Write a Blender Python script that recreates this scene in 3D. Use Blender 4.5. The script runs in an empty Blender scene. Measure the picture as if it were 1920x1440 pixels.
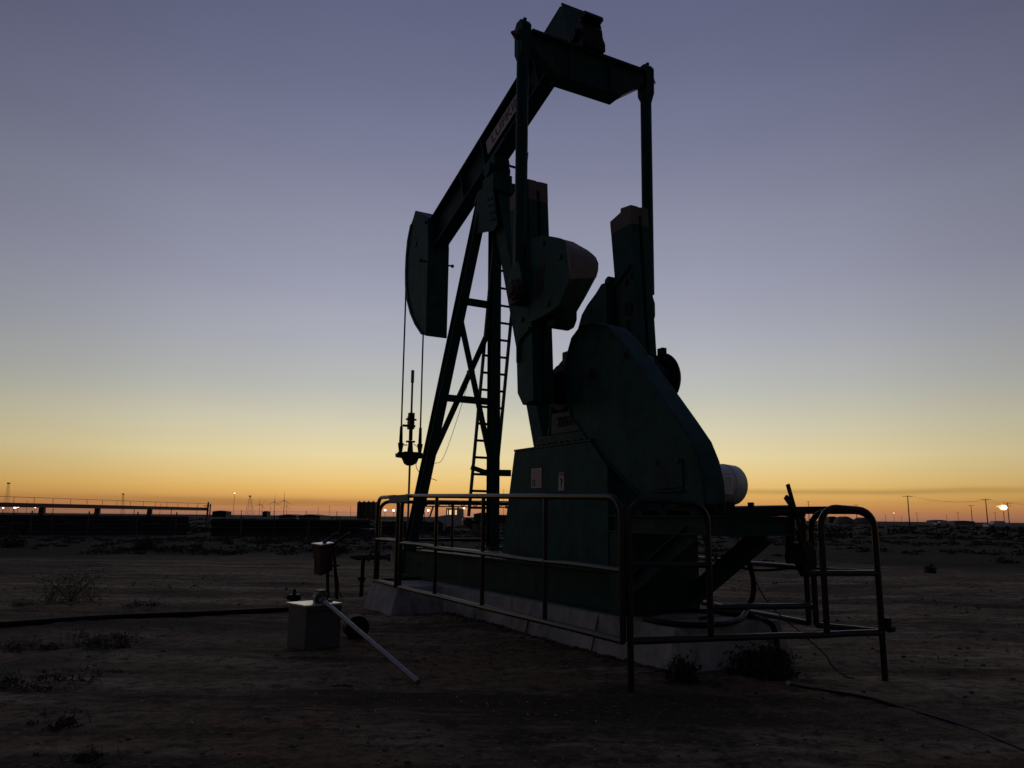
import bpy, bmesh, math, random
from mathutils import Vector, Matrix, noise
random.seed(7)
R_ = math.radians
sc = bpy.context.scene
COL = sc.collection
V = Vector

# ------------------------------------------------------------------ camera
CH, CF, PITCH, ROLL = 1.3, 1450.0, R_(9.8), R_(0.58)
fw = V((0, math.cos(PITCH), math.sin(PITCH))); up0 = V((0, -math.sin(PITCH), math.cos(PITCH))); r0 = V((1, 0, 0))
cr = r0*math.cos(ROLL)+up0*math.sin(ROLL); cu = up0*math.cos(ROLL)-r0*math.sin(ROLL)
CP = V((0, 0, CH))
cd = bpy.data.cameras.new("camera"); cam = bpy.data.objects.new("camera", cd); COL.objects.link(cam)
cd.sensor_fit = 'HORIZONTAL'; cd.sensor_width = 36; cd.lens = CF/1920*36
cd.clip_start = 0.05; cd.clip_end = 20000
M = Matrix((cr, cu, -fw)).transposed().to_4x4(); M.translation = CP; cam.matrix_world = M
sc.camera = cam
def ray(px, py): return fw*CF+cr*(px-960)+cu*(720-py)
def at(px, py, Y):
    d = ray(px, py); return CP+d*(Y/d.y)
def onz(px, py, z=0.0):
    d = ray(px, py); return CP+d*((z-CH)/d.z)

# ------------------------------------------------------------------ frame of the pumping unit
T = R_(29); O = V((1.076, 8.734, 0))
EA = V((-math.sin(T), math.cos(T), 0)); EB = V((math.cos(T), math.sin(T), 0)); EZ = V((0, 0, 1))
def L(a, b, z): return O+EA*a+EB*b+EZ*z
def toL(p):
    d = p-O; return d.dot(EA), d.dot(EB), d.z

# ------------------------------------------------------------------ materials
def lin(c):
    return tuple((x/12.92 if x <= .04045 else ((x+.055)/1.055)**2.4) for x in c)+(1,)
def mat(name, col, rough=.6, metal=0., var=.25, scale=6., bump=0., spec=.5, dirt=None, dirt_amt=.0):
    m = bpy.data.materials.new(name); m.use_nodes = True
    nt = m.node_tree; N = nt.nodes; K = nt.links
    p = N['Principled BSDF']
    p.inputs['Roughness'].default_value = rough; p.inputs['Metallic'].default_value = metal
    p.inputs['Specular IOR Level'].default_value = spec
    tc = N.new('ShaderNodeTexCoord'); no = N.new('ShaderNodeTexNoise')
    no.inputs['Scale'].default_value = scale; no.inputs['Detail'].default_value = 6; no.inputs['Roughness'].default_value = .65
    K.new(tc.outputs['Object'], no.inputs['Vector'])
    r = N.new('ShaderNodeValToRGB')
    lo = tuple(c*(1-var) for c in col); hi = tuple(min(1, c*(1+var)) for c in col)
    r.color_ramp.elements[0].position = .32; r.color_ramp.elements[1].position = .68
    r.color_ramp.elements[0].color = lo+(1,); r.color_ramp.elements[1].color = hi+(1,)
    K.new(no.outputs['Fac'], r.inputs['Fac'])
    out = r.outputs['Color']
    if dirt:
        n2 = N.new('ShaderNodeTexNoise'); n2.inputs['Scale'].default_value = scale*.37; n2.inputs['Detail'].default_value = 8; n2.inputs['Roughness'].default_value = .75
        K.new(tc.outputs['Object'], n2.inputs['Vector'])
        mr = N.new('ShaderNodeMapRange'); mr.inputs[1].default_value = .5; mr.inputs[2].default_value = .72; mr.inputs[4].default_value = dirt_amt
        K.new(n2.outputs['Fac'], mr.inputs[0])
        mx = N.new('ShaderNodeMixRGB'); mx.inputs[2].default_value = tuple(dirt)+(1,)
        K.new(mr.outputs[0], mx.inputs[0]); K.new(out, mx.inputs[1]); out = mx.outputs[0]
    if 'green' in name or name == 'concrete':
        mp = N.new('ShaderNodeMapping'); mp.inputs['Scale'].default_value = (7, 7, .55); K.new(tc.outputs['Object'], mp.inputs['Vector'])
        n4 = N.new('ShaderNodeTexNoise'); n4.inputs['Scale'].default_value = 1; n4.inputs['Detail'].default_value = 7; n4.inputs['Roughness'].default_value = .7; K.new(mp.outputs[0], n4.inputs['Vector'])
        m4 = N.new('ShaderNodeMapRange'); m4.inputs[1].default_value = .54; m4.inputs[2].default_value = .70; m4.inputs[4].default_value = .75; K.new(n4.outputs['Fac'], m4.inputs[0])
        x4 = N.new('ShaderNodeMixRGB'); x4.inputs[2].default_value = (.11, .085, .06, 1) if 'green' in name else (.14, .115, .09, 1); K.new(m4.outputs[0], x4.inputs[0]); K.new(out, x4.inputs[1]); out = x4.outputs[0]
    K.new(out, p.inputs['Base Color'])
    if bump:
        b = N.new('ShaderNodeBump'); b.inputs['Strength'].default_value = bump; b.inputs['Distance'].default_value = .01
        n3 = N.new('ShaderNodeTexNoise'); n3.inputs['Scale'].default_value = scale*5; n3.inputs['Detail'].default_value = 6
        K.new(tc.outputs['Object'], n3.inputs['Vector']); K.new(n3.outputs['Fac'], b.inputs['Height']); K.new(b.outputs['Normal'], p.inputs['Normal'])
    return m
def emit(name, col, s):
    m = bpy.data.materials.new(name); m.use_nodes = True; nt = m.node_tree
    p = nt.nodes['Principled BSDF']; p.inputs['Base Color'].default_value = (0, 0, 0, 1)
    p.inputs['Emission Color'].default_value = tuple(col)+(1,); p.inputs['Emission Strength'].default_value = s
    return m
MT = dict(
    green=mat('green_paint', (.010, .058, .059), .55, 0, .3, 3.5, .15, .16, (.040, .036, .03), .35),
    green2=mat('worn_green_paint', (.015, .080, .078), .6, 0, .35, 5, .2, .16, (.052, .048, .038), .4),
    casting=mat('lit_casting_paint', (.045, .080, .078), .55, 0, .25, 6, .2, .2),  # paint lightened to stand for the extra light on the casting
    steel=mat('bare_steel', (.16, .155, .15), .42, .7, .3, 8, .15, .5, (.09, .05, .03), .4),
    rail=mat('rail_pipe_paint', (.014, .015, .018), .32, .1, .25, 9, .1, .5, (.024, .017, .014), .4),
    galv=mat('galvanised_pipe', (.20, .205, .225), .40, .7, .2, 14, .1),
    dark=mat('greasy_dark_iron', (.012, .014, .015), .5, .1, .4, 9, .3, .2, (.03, .022, .018), .3),
    rust=mat('rusty_iron', (.10, .065, .055), .8, .1, .4, 12, .4),
    pink=mat('salmon_paint', (.165, .122, .117), .55, 0, .18, 5, .1, .4, (.12, .09, .08), .4),
    concrete=mat('concrete', (.43, .41, .38), .9, 0, .32, 2.2, .6, .3, (.085, .065, .05), .85),
    white=mat('white_paint', (.72, .72, .74), .45, 0, .06, 4, 0, .5, (.35, .3, .26), .35),
    sign=mat('sign_white', (.60, .54, .56), .5, 0, .08, 6, 0, .4, (.3, .24, .22), .3),
    red=mat('sign_red', (.42, .055, .06), .5, 0, .15, 6),
    signink=mat('sign_dark_red', (.10, .022, .03), .55, 0, .15, 6),
    blue=mat('sign_blue', (.05, .06, .24), .5, 0, .15, 6),
    black=mat('black_rubber_and_hole_shade', (.008, .008, .009), .6, 0, .3, 8, .2, .2),  # also colours the plates and discs that stand for shade in holes
    greybox=mat('grey_cabinet_paint', (.115, .12, .13), .55, 0, .18, 4, .15, .5, (.14, .11, .09), .6),
    lid=mat('pale_metal_lid', (.75, .75, .68), .28, .8, .12, 5),
    brown=mat('red_brown_cabinet', (.060, .030, .025), .55, 0, .3, 6, .2, .5, (.06, .04, .03), .5),
    yellow=mat('yellowed_valve_paint', (.085, .072, .035), .6, 0, .3, 12, .2, .5, (.05, .04, .03), .7),
    pale=mat('pale_green_metal', (.13, .17, .13), .55, 0, .2, 6),
    wood=mat('weathered_pole_wood', (.05, .04, .033), .85, 0, .3, 3, .3),
    tarp=mat('dark_yard_sheeting', (.025, .034, .038), .6, 0, .35, .6, .2),
    cover=mat('pale_yard_sheeting', (.34, .36, .40), .5, 0, .2, .8, .1),
    redsteel=mat('dark_red_steel', (.05, .024, .022), .6, .2, .3, 2),
    far=mat('far_dark_steel', (.05, .045, .045), .7, .2, .2, .2),
    farwhite=mat('turbine_white', (.35, .33, .33), .5, 0, .05, .1),
    tank=mat('tank_green', (.045, .06, .055), .6, 0, .2, .3),
    bldg=mat('far_building', (.20, .20, .21), .7, 0, .25, .15),
    truck=mat('truck_white', (.55, .55, .57), .4, 0, .08, 1.5, 0, .5, (.3, .26, .22), .4),
    leafdark=mat('dry_dark_foliage', (.045, .046, .028), .8, 0, .45, 9),
    leaf=mat('olive_foliage', (.18, .165, .095), .75, 0, .45, 7),
    leafbrown=mat('brown_dry_scrub', (.042, .037, .025), .85, 0, .45, 4),
    twig=mat('twig', (.07, .05, .035), .9, 0, .3, 10),
    clod=mat('dirt_clods', (.10, .072, .052), .95, 0, .4, 7, .4),
    chip=mat('pale_stone_chips', (.62, .60, .56), .6, 0, .3, 30),
    lamp=emit('lamp_glow', (1, .90, .74), 5),
    lampdim=emit('lamp_glow_dim', (1, .84, .62), 3),
    flame=emit('gas_flame', (1, .93, .80), 9),
    flameouter=emit('gas_flame_edge', (1, .62, .24), 1.3),
)
g = bpy.data.materials.new('window_glass'); g.use_nodes = True
gp = g.node_tree.nodes['Principled BSDF']; gp.inputs['Transmission Weight'].default_value = 1; gp.inputs['Roughness'].default_value = .02; gp.inputs['IOR'].default_value = 1.02
gp.inputs['Base Color'].default_value = (.75, .85, .82, 1)
MT['glass'] = g

# ------------------------------------------------------------------ mesh builder
class MB:
    def __init__(s): s.v = []; s.f = []
    def add(s, vs, fs):
        n = len(s.v); s.v += [V(v) for v in vs]; s.f += [tuple(i+n for i in f) for f in fs]; return s
    def loft(s, A, B):
        n = len(A)
        return s.add(list(A)+list(B), [tuple(range(n))[::-1], tuple(range(n, 2*n))]+[(i, (i+1) % n, n+(i+1) % n, n+i) for i in range(n)])
    def box(s, c, ex, ey, ez):
        c = V(c); q = [c+ex*i+ey*j for i, j in ((-1, -1), (1, -1), (1, 1), (-1, 1))]
        return s.loft([p-ez for p in q], [p+ez for p in q])
    def lbox(s, a0, a1, b0, b1, z0, z1):
        return s.box(L((a0+a1)/2, (b0+b1)/2, (z0+z1)/2), EB*(abs(b1-b0)/2), EA*(abs(a1-a0)/2), EZ*(abs(z1-z0)/2))
    def wbox(s, x0, x1, y0, y1, z0, z1):
        return s.box(((x0+x1)/2, (y0+y1)/2, (z0+z1)/2), V(((x1-x0)/2, 0, 0)), V((0, (y1-y0)/2, 0)), V((0, 0, (z1-z0)/2)))
    def prism(s, az, b0, b1):                   # outline in the (a,z) plane, swept across b
        return s.loft([L(a, b0, z) for a, z in az], [L(a, b1, z) for a, z in az])
    def prismb(s, bz, a0, a1):                  # outline in the (b,z) plane, swept along a
        return s.loft([L(a0, b, z) for b, z in bz], [L(a1, b, z) for b, z in bz])
    def bar(s, p0, p1, w, h, side):             # rectangular bar, w along side
        p0, p1 = V(p0), V(p1); d = (p1-p0).normalized(); x = (V(side)-d*d.dot(V(side))).normalized(); y = d.cross(x)
        q = [x*(w/2*i)+y*(h/2*j) for i, j in ((-1, -1), (1, -1), (1, 1), (-1, 1))]
        return s.loft([p0+k for k in q], [p1+k for k in q])
    def ibeam(s, p0, p1, w, h, side, tf=.02, tw=.014, w1=None, h1=None):     # w = flange width along side, h = depth
        p0, p1 = V(p0), V(p1); d = (p1-p0).normalized(); x = (V(side)-d*d.dot(V(side))).normalized(); y = d.cross(x)
        def prof(w, h): return [(-w/2, -h/2), (w/2, -h/2), (w/2, -h/2+tf), (tw/2, -h/2+tf), (tw/2, h/2-tf), (w/2, h/2-tf), (w/2, h/2), (-w/2, h/2), (-w/2, h/2-tf), (-tw/2, h/2-tf), (-tw/2, -h/2+tf), (-w/2, -h/2+tf)]
        A = [p0+x*i+y*j for i, j in prof(w, h)]; B = [p1+x*i+y*j for i, j in prof(w1 or w, h1 or h)]
        n = 12; fs = [(i, (i+1) % n, n+(i+1) % n, n+i) for i in range(n)]
        for o in (0, n):
            fs += [(o+0, o+1, o+2, o+3, o+10, o+11), (o+3, o+4, o+9, o+10), (o+4, o+5, o+6, o+7, o+8, o+9)]
        return s.add(A+B, fs)
    def cyl(s, p0, p1, r0, r1=None, n=14, dome=0):
        p0, p1 = V(p0), V(p1); r1 = r0 if r1 is None else r1
        d = (p1-p0).normalized(); x = d.orthogonal().normalized(); y = d.cross(x)
        c = [x*math.cos(2*math.pi*i/n)+y*math.sin(2*math.pi*i/n) for i in range(n)]
        rings = [(p0, r0), (p1, r1)]
        if dome:
            for k in (1, 2, 3): rings.append((p1+d*dome*math.sin(k*math.pi/8), r1*math.cos(k*math.pi/8)))
        vs = []; fs = []
        for p, r in rings: vs += [p+k*r for k in c]
        for j in range(len(rings)-1): fs += [(j*n+i, j*n+(i+1) % n, (j+1)*n+(i+1) % n, (j+1)*n+i) for i in range(n)]
        fs += [tuple(range(n))[::-1], tuple(range((len(rings)-1)*n, len(rings)*n))]
        return s.add(vs, fs)
    def tube(s, pts, r, n=8):
        pts = [V(p) for p in pts]; m = len(pts); vs = []; fs = []
        d = (pts[1]-pts[0]).normalized(); x = d.orthogonal().normalized()
        for i, p in enumerate(pts):
            d = (pts[min(i+1, m-1)]-pts[max(i-1, 0)]).normalized()
            x = (x-d*x.dot(d)).normalized(); y = d.cross(x)
            rr = r[i] if isinstance(r, (list, tuple)) else r
            vs += [p+(x*math.cos(2*math.pi*k/n)+y*math.sin(2*math.pi*k/n))*rr for k in range(n)]
        for i in range(m-1): fs += [(i*n+k, i*n+(k+1) % n, (i+1)*n+(k+1) % n, (i+1)*n+k) for k in range(n)]
        fs += [tuple(range(n))[::-1], tuple(range((m-1)*n, m*n))]
        return s.add(vs, fs)
    def ball(s, c, rx, ry=None, rz=None, u=12, w=7, jit=0):
        ry = ry or rx; rz = rz or rx; c = V(c); vs = [c+V((0, 0, -rz))]; fs = []
        for j in range(1, w):
            t = math.pi*j/w-math.pi/2
            for i in range(u):
                k = 1+random.uniform(-jit, jit)
                vs.append(c+V((rx*math.cos(t)*math.cos(2*math.pi*i/u), ry*math.cos(t)*math.sin(2*math.pi*i/u), rz*math.sin(t)))*k)
        vs.append(c+V((0, 0, rz)))
        for i in range(u):
            fs.append((0, 1+(i+1) % u, 1+i)); fs.append((len(vs)-1, 1+(w-2)*u+i, 1+(w-2)*u+(i+1) % u))
            for j in range(w-2): fs.append((1+j*u+i, 1+j*u+(i+1) % u, 1+(j+1)*u+(i+1) % u, 1+(j+1)*u+i))
        return s.add(vs, fs)

def curve(pts, n=8):                             # Catmull-Rom through points
    pts = [V(p) for p in pts]; P = [pts[0]*2-pts[1]]+pts+[pts[-1]*2-pts[-2]]; out = []
    for i in range(1, len(P)-2):
        for k in range(n):
            t = k/n; a, b, c, d = P[i-1:i+3]
            out.append(.5*((2*b)+(c-a)*t+(2*a-5*b+4*c-d)*t*t+(3*b-a-3*c+d)*t**3))
    return out+[pts[-1]]

def tag(o, label=None, cat=None, group=None, kind=None):
    for k, v in (('label', label), ('category', cat), ('group', group), ('kind', kind)):
        if v: o[k] = v
    return o
def empty(name, loc, label, cat, group=None):
    o = bpy.data.objects.new(name, None); COL.objects.link(o); o.location = loc; o.empty_display_size = .2
    return tag(o, label, cat, group)
def wloc(o):
    p = V((0, 0, 0))
    while o: p += o.location; o = o.parent
    return p
def obj(name, mb, m, parent=None, bevel=0, smooth=True, label=None, split=False):
    if split:
        par = list(range(len(mb.v)))
        def find(i):
            while par[i] != i: par[i] = par[par[i]]; i = par[i]
            return i
        for f in mb.f:
            for k in f[1:]: par[find(k)] = find(f[0])
        gr = {}
        for f in mb.f: gr.setdefault(find(f[0]), []).append(f)
        out = None
        for fs in gr.values():
            ids = sorted({k for f in fs for k in f}); mp = {k: n for n, k in enumerate(ids)}
            q = MB(); q.add([mb.v[k] for k in ids], [tuple(mp[k] for k in f) for f in fs]); out = obj(name, q, m, parent, bevel, smooth, label)
        return out
    me = bpy.data.meshes.new(name)
    if parent is None:
        xs = [v.x for v in mb.v]; ys = [v.y for v in mb.v]; zs = [v.z for v in mb.v]
        org = V(((min(xs)+max(xs))/2, (min(ys)+max(ys))/2, min(zs))); loc = org
    else: org = wloc(parent); loc = V((0, 0, 0))
    me.from_pydata([v-org for v in mb.v], [], mb.f)
    bm = bmesh.new(); bm.from_mesh(me); bmesh.ops.recalc_face_normals(bm, faces=bm.faces)
    if smooth:
        for f in bm.faces: f.smooth = True
    bm.to_mesh(me); bm.free()
    if smooth: me.set_sharp_from_angle(angle=R_(32))
    me.materials.append(MT[m] if isinstance(m, str) else m)
    o = bpy.data.objects.new(name, me); COL.objects.link(o); o.location = loc
    if parent is not None: o.parent = parent
    if bevel:
        b = o.modifiers.new('bevel', 'BEVEL'); b.width = bevel; b.segments = 2; b.limit_method = 'ANGLE'; b.angle_limit = R_(35)
    if label: o['label'] = label
    return o
def text(name, s, size, org, ex, ey, m, parent, thick=.003, shear=0, stretch=1):
    cu_ = bpy.data.curves.new(name, 'FONT'); cu_.body = s; cu_.size = size; cu_.extrude = thick/2; cu_.align_x = 'CENTER'; cu_.align_y = 'CENTER'; cu_.shear = shear; cu_.offset = size*.012
    t = bpy.data.objects.new(name, cu_); COL.objects.link(t)
    dg = bpy.context.evaluated_depsgraph_get(); me = bpy.data.meshes.new_from_object(t.evaluated_get(dg))
    bpy.data.objects.remove(t); bpy.data.curves.remove(cu_)
    ez = V(ex).cross(V(ey))
    for v in me.vertices: v.co = V(org)+V(ex)*(v.co.x*stretch)+V(ey)*v.co.y+ez*v.co.z-wloc(parent)
    me.materials.clear(); me.materials.append(MT[m]); o = bpy.data.objects.new(name, me); COL.objects.link(o); o.parent = parent
    return o
def copy_tree(o, parent=None):
    c = o.copy(); COL.objects.link(c); c.parent = parent
    for ch in list(o.children): copy_tree(ch, c)
    return c

# ------------------------------------------------------------------ sky, added afterglow lamp
w = bpy.data.worlds.new("World"); sc.world = w; w.use_nodes = True
nt = w.node_tree; N = nt.nodes; K = nt.links; N.clear()
outw = N.new('ShaderNodeOutputWorld'); bg = N.new('ShaderNodeBackground'); bg2 = N.new('ShaderNodeBackground'); addw = N.new('ShaderNodeAddShader')
sky = N.new('ShaderNodeTexSky'); sky.sky_type = 'NISHITA'; sky.sun_disc = False; sky.sun_elevation = R_(-4); sky.sun_rotation = R_(-4)
bg2.inputs['Strength'].default_value = .05; K.new(sky.outputs[0], bg2.inputs['Color'])
tc = N.new('ShaderNodeTexCoord'); nrm = N.new('ShaderNodeVectorMath'); nrm.operation = 'NORMALIZE'; K.new(tc.outputs['Generated'], nrm.inputs[0])
sep = N.new('ShaderNodeSeparateXYZ'); K.new(nrm.outputs[0], sep.inputs[0])
def math_(op, a, b=None, c=None, clamp=False):
    n = N.new('ShaderNodeMath'); n.operation = op; n.use_clamp = clamp
    for i, x in enumerate((a, b, c)):
        if x is None: continue
        if isinstance(x, (int, float)): n.inputs[i].default_value = x
        else: K.new(x, n.inputs[i])
    return n.outputs[0]
el = math_('MULTIPLY', math_('ARCSINE', sep.outputs['Z']), 180/math.pi)          # elevation in degrees
az = math_('MULTIPLY', math_('ARCTAN2', sep.outputs['X'], sep.outputs['Y']), 180/math.pi)
def ramp(fac, stops, interp='LINEAR'):
    r = N.new('ShaderNodeValToRGB'); cr_ = r.color_ramp; cr_.interpolation = interp
    while len(cr_.elements) > 1: cr_.elements.remove(cr_.elements[-1])
    for i, (p, c) in enumerate(stops):
        e = cr_.elements[0] if i == 0 else cr_.elements.new(p)
        e.position = p; e.color = c
    K.new(fac, r.inputs['Fac']); return r.outputs['Color']
SKY = [(-6, (70, 50, 42)), (-.2, (140, 100, 84)), (.2, (174, 122, 96)), (.6, (197, 134, 86)), (1.0, (210, 152, 88)), (1.5, (223, 171, 96)), (2.0, (231, 186, 108)), (2.9, (233, 200, 132)), (4.3, (230, 212, 161)),
       (6.5, (212, 205, 177)), (9.2, (188, 189, 183)), (12.5, (172, 174, 183)), (16.5, (155, 157, 176)), (21, (140, 143, 163)), (26, (122, 125, 150)), (31, (107, 110, 137)), (35, (98, 101, 129)), (48, (77, 80, 113)), (90, (50, 56, 80))]
fac = math_('POWER', math_('DIVIDE', math_('ADD', el, 6), 96, clamp=True), .5)     # finer steps near the horizon
stops = [(((e+6)/96)**.5, lin(tuple(x/255 for x in c))) for e, c in SKY]
front = ramp(fac, stops)
gd = V((math.sin(R_(.5)), math.cos(R_(.5)), 0))
hl = math_('SQRT', math_('MAXIMUM', math_('SUBTRACT', 1, math_('MULTIPLY', sep.outputs['Z'], sep.outputs['Z'])), .0001))
dotn = math_('DIVIDE', math_('ADD', math_('MULTIPLY', sep.outputs['X'], gd.x), math_('MULTIPLY', sep.outputs['Y'], gd.y)), hl)
half = math_('MULTIPLY', math_('SUBTRACT', 1, dotn), .5, clamp=True)
def grey(x): return (x, x, x, 1)
fall = ramp(math_('POWER', half, .5), [(0, grey(1)), (.06, grey(1)), (.122, grey(.985)), (.208, grey(.88)), (.26, grey(.765)), (.31, grey(.68)), (.42, grey(.48)), (.56, grey(.28)), (.71, grey(.16)), (1, grey(.07))])
e9 = math_('DIVIDE', math_('MAXIMUM', el, 0), 90)
fall = math_('ADD', fall, math_('MULTIPLY', math_('MULTIPLY', math_('SUBTRACT', 1, fall), .75), math_('MULTIPLY', e9, e9)))
# thin smoke layers lying low over the plain
wav = N.new('ShaderNodeTexNoise'); wav.inputs['Scale'].default_value = 1; wav.inputs['Detail'].default_value = 3
cmb = N.new('ShaderNodeCombineXYZ'); K.new(math_('MULTIPLY', az, .09), cmb.inputs[0]); K.new(math_('MULTIPLY', el, .7), cmb.inputs[1]); K.new(cmb.outputs[0], wav.inputs['Vector'])
wob = math_('MULTIPLY', math_('SUBTRACT', wav.outputs['Fac'], .5), .35)
def layer(e0, wid, a0, aw, amt):
    d = math_('DIVIDE', math_('SUBTRACT', math_('ADD', el, wob), e0), wid)
    gz = math_('EXPONENT', math_('MULTIPLY', math_('MULTIPLY', d, d), -1))
    q = math_('DIVIDE', math_('SUBTRACT', az, a0), aw)
    ga = math_('EXPONENT', math_('MULTIPLY', math_('MULTIPLY', q, q), -1))
    return math_('MULTIPLY', math_('MULTIPLY', gz, ga), amt)
hz = N.new('ShaderNodeTexNoise'); hz.inputs['Scale'].default_value = 1; hz.inputs['Detail'].default_value = 4
cm2 = N.new('ShaderNodeCombineXYZ'); K.new(math_('MULTIPLY', az, .035), cm2.inputs[0]); K.new(math_('MULTIPLY', el, .30), cm2.inputs[1]); cm2.inputs[2].default_value = 4.2; K.new(cm2.outputs[0], hz.inputs['Vector'])
haze_var = math_('MULTIPLY_ADD', math_('SUBTRACT', hz.outputs['Fac'], .5), .09, 1)
dim = math_('SUBTRACT', 1, math_('ADD', math_('ADD', layer(1.95, .20, 24, 15, .30), layer(.98, .25, -16, 14, .30)), math_('ADD', layer(.75, .10, -20, 8, .12), layer(1.25, .10, 34, 9, .08))), clamp=True)
mulw = N.new('ShaderNodeVectorMath'); mulw.operation = 'SCALE'; K.new(front, mulw.inputs[0]); K.new(math_('MULTIPLY', math_('MULTIPLY', fall, dim), haze_var), mulw.inputs['Scale'])
K.new(mulw.outputs[0], bg.inputs['Color']); bg.inputs['Strength'].default_value = 1.0
K.new(bg.outputs[0], addw.inputs[0]); K.new(bg2.outputs[0], addw.inputs[1]); K.new(addw.outputs[0], outw.inputs['Surface'])
sl = bpy.data.lights.new('afterglow_lamp', 'SUN'); sl.energy = .03; sl.angle = R_(12); sl.color = (1, .62, .32)  # weak warm lamp added to stand for the glow after sunset
so = bpy.data.objects.new('afterglow_lamp', sl); COL.objects.link(so)
sd = V((math.sin(R_(-4))*math.cos(R_(1.5)), math.cos(R_(-4))*math.cos(R_(1.5)), math.sin(R_(1.5))))
so.rotation_euler = (-sd).to_track_quat('-Z', 'Y').to_euler(); so.location = sd*60+V((0, 0, 20))

# ------------------------------------------------------------------ ground
def fbm(x, y, s, o=4): return noise.fractal(V((x*s, y*s, 3.7)), 1.0, 2.0, o)
def gh(x, y):
    d = math.hypot(x, y)
    a = min(1, max(0, (d-2)/10))
    h = .016*fbm(x, y, 2.3)+.010*noise.noise(V((x*7, y*7, 2)))*min(1, 14/(d+1))+.02*fbm(x+40, y, .55)*(.3+a)
    if d > 14: h += .07*min(1, (d-14)/25)*fbm(x, y+90, .14)
    # wheel ruts on the right side
    u = (x*.35+y)*1.0
    if x > 2.5 and y > 6:
        k = min(1, (x-2.5)/3)*min(1, (y-6)/3)*max(0, 1-(y-6)/40)
        h += k*.045*noise.noise(V((x*.10, u*2.2, 1.3)))+k*.02*noise.noise(V((x*.35, u*6, 8.3)))
    if x < -1.5 and 9 < y < 24:
        k = min(1, (-1.5-x)/2)*min(1, (y-9)/2)*min(1, (24-y)/5)
        h += k*.04*noise.noise(V((x*.12+5, y*1.5-x*.25, 4.1)))
    if d > 200: h *= max(0, 1-(d-200)/400)
    return h
radii = []; r = .7
while r < 9000:
    radii.append(r); r *= 1.012 if r < 40 else (1.03 if r < 200 else 1.12)
angs = []
a = -180.
while a < 180:
    angs.append(a); a += .4 if -44 <= a < 44 else 4
mbg = MB(); vs = [V((0, 0, gh(0, 0)))]; na = len(angs)
for r in radii:
    for a in angs:
        x, y = r*math.sin(R_(a)), r*math.cos(R_(a)); vs.append(V((x, y, gh(x, y))))
fs = [(0, 1+(i+1) % na, 1+i) for i in range(na)]
for j in range(len(radii)-1):
    for i in range(na):
        fs.append((1+j*na+i, 1+j*na+(i+1) % na, 1+(j+1)*na+(i+1) % na, 1+(j+1)*na+i))
me = bpy.data.meshes.new('ground'); me.from_pydata(vs, [], [f[::-1] for f in fs]); me.shade_smooth()
ground = bpy.data.objects.new('ground', me); COL.objects.link(ground); tag(ground, kind='structure')
gm = bpy.data.materials.new('sandy_soil'); gm.use_nodes = True; nt = gm.node_tree; N = nt.nodes; K = nt.links
p = N['Principled BSDF']; p.inputs['Roughness'].default_value = .95; p.inputs['Specular IOR Level'].default_value = .14
tc = N.new('ShaderNodeTexCoord')
def nz(scale, det=8, ro=.65, stretch=None, off=0):
    n = N.new('ShaderNodeTexNoise'); n.inputs['Scale'].default_value = scale; n.inputs['Detail'].default_value = det; n.inputs['Roughness'].default_value = ro
    mp = N.new('ShaderNodeMapping'); mp.inputs['Location'].default_value = (off, off*.7, 0)
    if stretch: mp.inputs['Scale'].default_value = stretch[:3]; mp.inputs['Rotation'].default_value = (0, 0, stretch[3])
    K.new(tc.outputs['Object'], mp.inputs['Vector']); K.new(mp.outputs[0], n.inputs['Vector']); return n.outputs['Fac']
def mixc(f, a, b):
    m = N.new('ShaderNodeMixRGB')
    for i, x in ((0, f), (1, a), (2, b)):
        if isinstance(x, (tuple, float, int)): m.inputs[i].default_value = x
        else: K.new(x, m.inputs[i])
    return m.outputs[0]
def rng(f, a, b, lo=0, hi=1):
    m = N.new('ShaderNodeMapRange'); m.inputs[1].default_value = a; m.inputs[2].default_value = b; m.inputs[3].default_value = lo; m.inputs[4].default_value = hi; K.new(f, m.inputs[0]); return m.outputs[0]
c = mixc(rng(nz(.40), .42, .58), (.345, .208, .108, 1), (.290, .228, .135, 1))
c = mixc(rng(nz(.75, 8, .65, (.35, 1.3, 1, .2), 13), .50, .58, 0, .85), c, (.56, .44, .28, 1))
c = mixc(rng(nz(.55, 9, .72, (.30, 1.5, 1, .22), 31), .48, .58, 0, .92), c, (.075, .060, .040, 1))
c = mixc(rng(nz(.30, 10, .7, None, 23), .55, .63, 0, .8), c, (.085, .082, .045, 1))
c = mixc(rng(nz(.9, 9, .75, (.16, 2.2, 1, .3), 61), .55, .64, 0, .75), c, (.055, .042, .030, 1))
c = mixc(rng(nz(7, 9, .78, None, 5), .47, .60, 0, .88), c, (.065, .048, .032, 1))
c = mixc(rng(nz(24, 7, .78, None, 9), .56, .66, 0, .7), c, (.56, .47, .33, 1))
# scrubby grass cover beyond the pad
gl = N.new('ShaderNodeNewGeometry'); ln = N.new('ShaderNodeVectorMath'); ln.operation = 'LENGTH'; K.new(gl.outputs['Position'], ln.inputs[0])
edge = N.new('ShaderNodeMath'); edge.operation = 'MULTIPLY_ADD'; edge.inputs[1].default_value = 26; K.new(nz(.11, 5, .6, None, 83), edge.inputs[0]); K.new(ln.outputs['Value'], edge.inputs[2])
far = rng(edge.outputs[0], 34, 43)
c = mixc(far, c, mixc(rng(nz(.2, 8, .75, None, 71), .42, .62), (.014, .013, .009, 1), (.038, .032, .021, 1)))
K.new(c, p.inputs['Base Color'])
bp = N.new('ShaderNodeBump'); bp.inputs['Strength'].default_value = 1; bp.inputs['Distance'].default_value = .07
mm = N.new('ShaderNodeMath'); mm.operation = 'ADD'; K.new(nz(14, 8, .7), mm.inputs[0]); K.new(nz(3.2, 6, .6, None, 3), mm.inputs[1])
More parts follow.
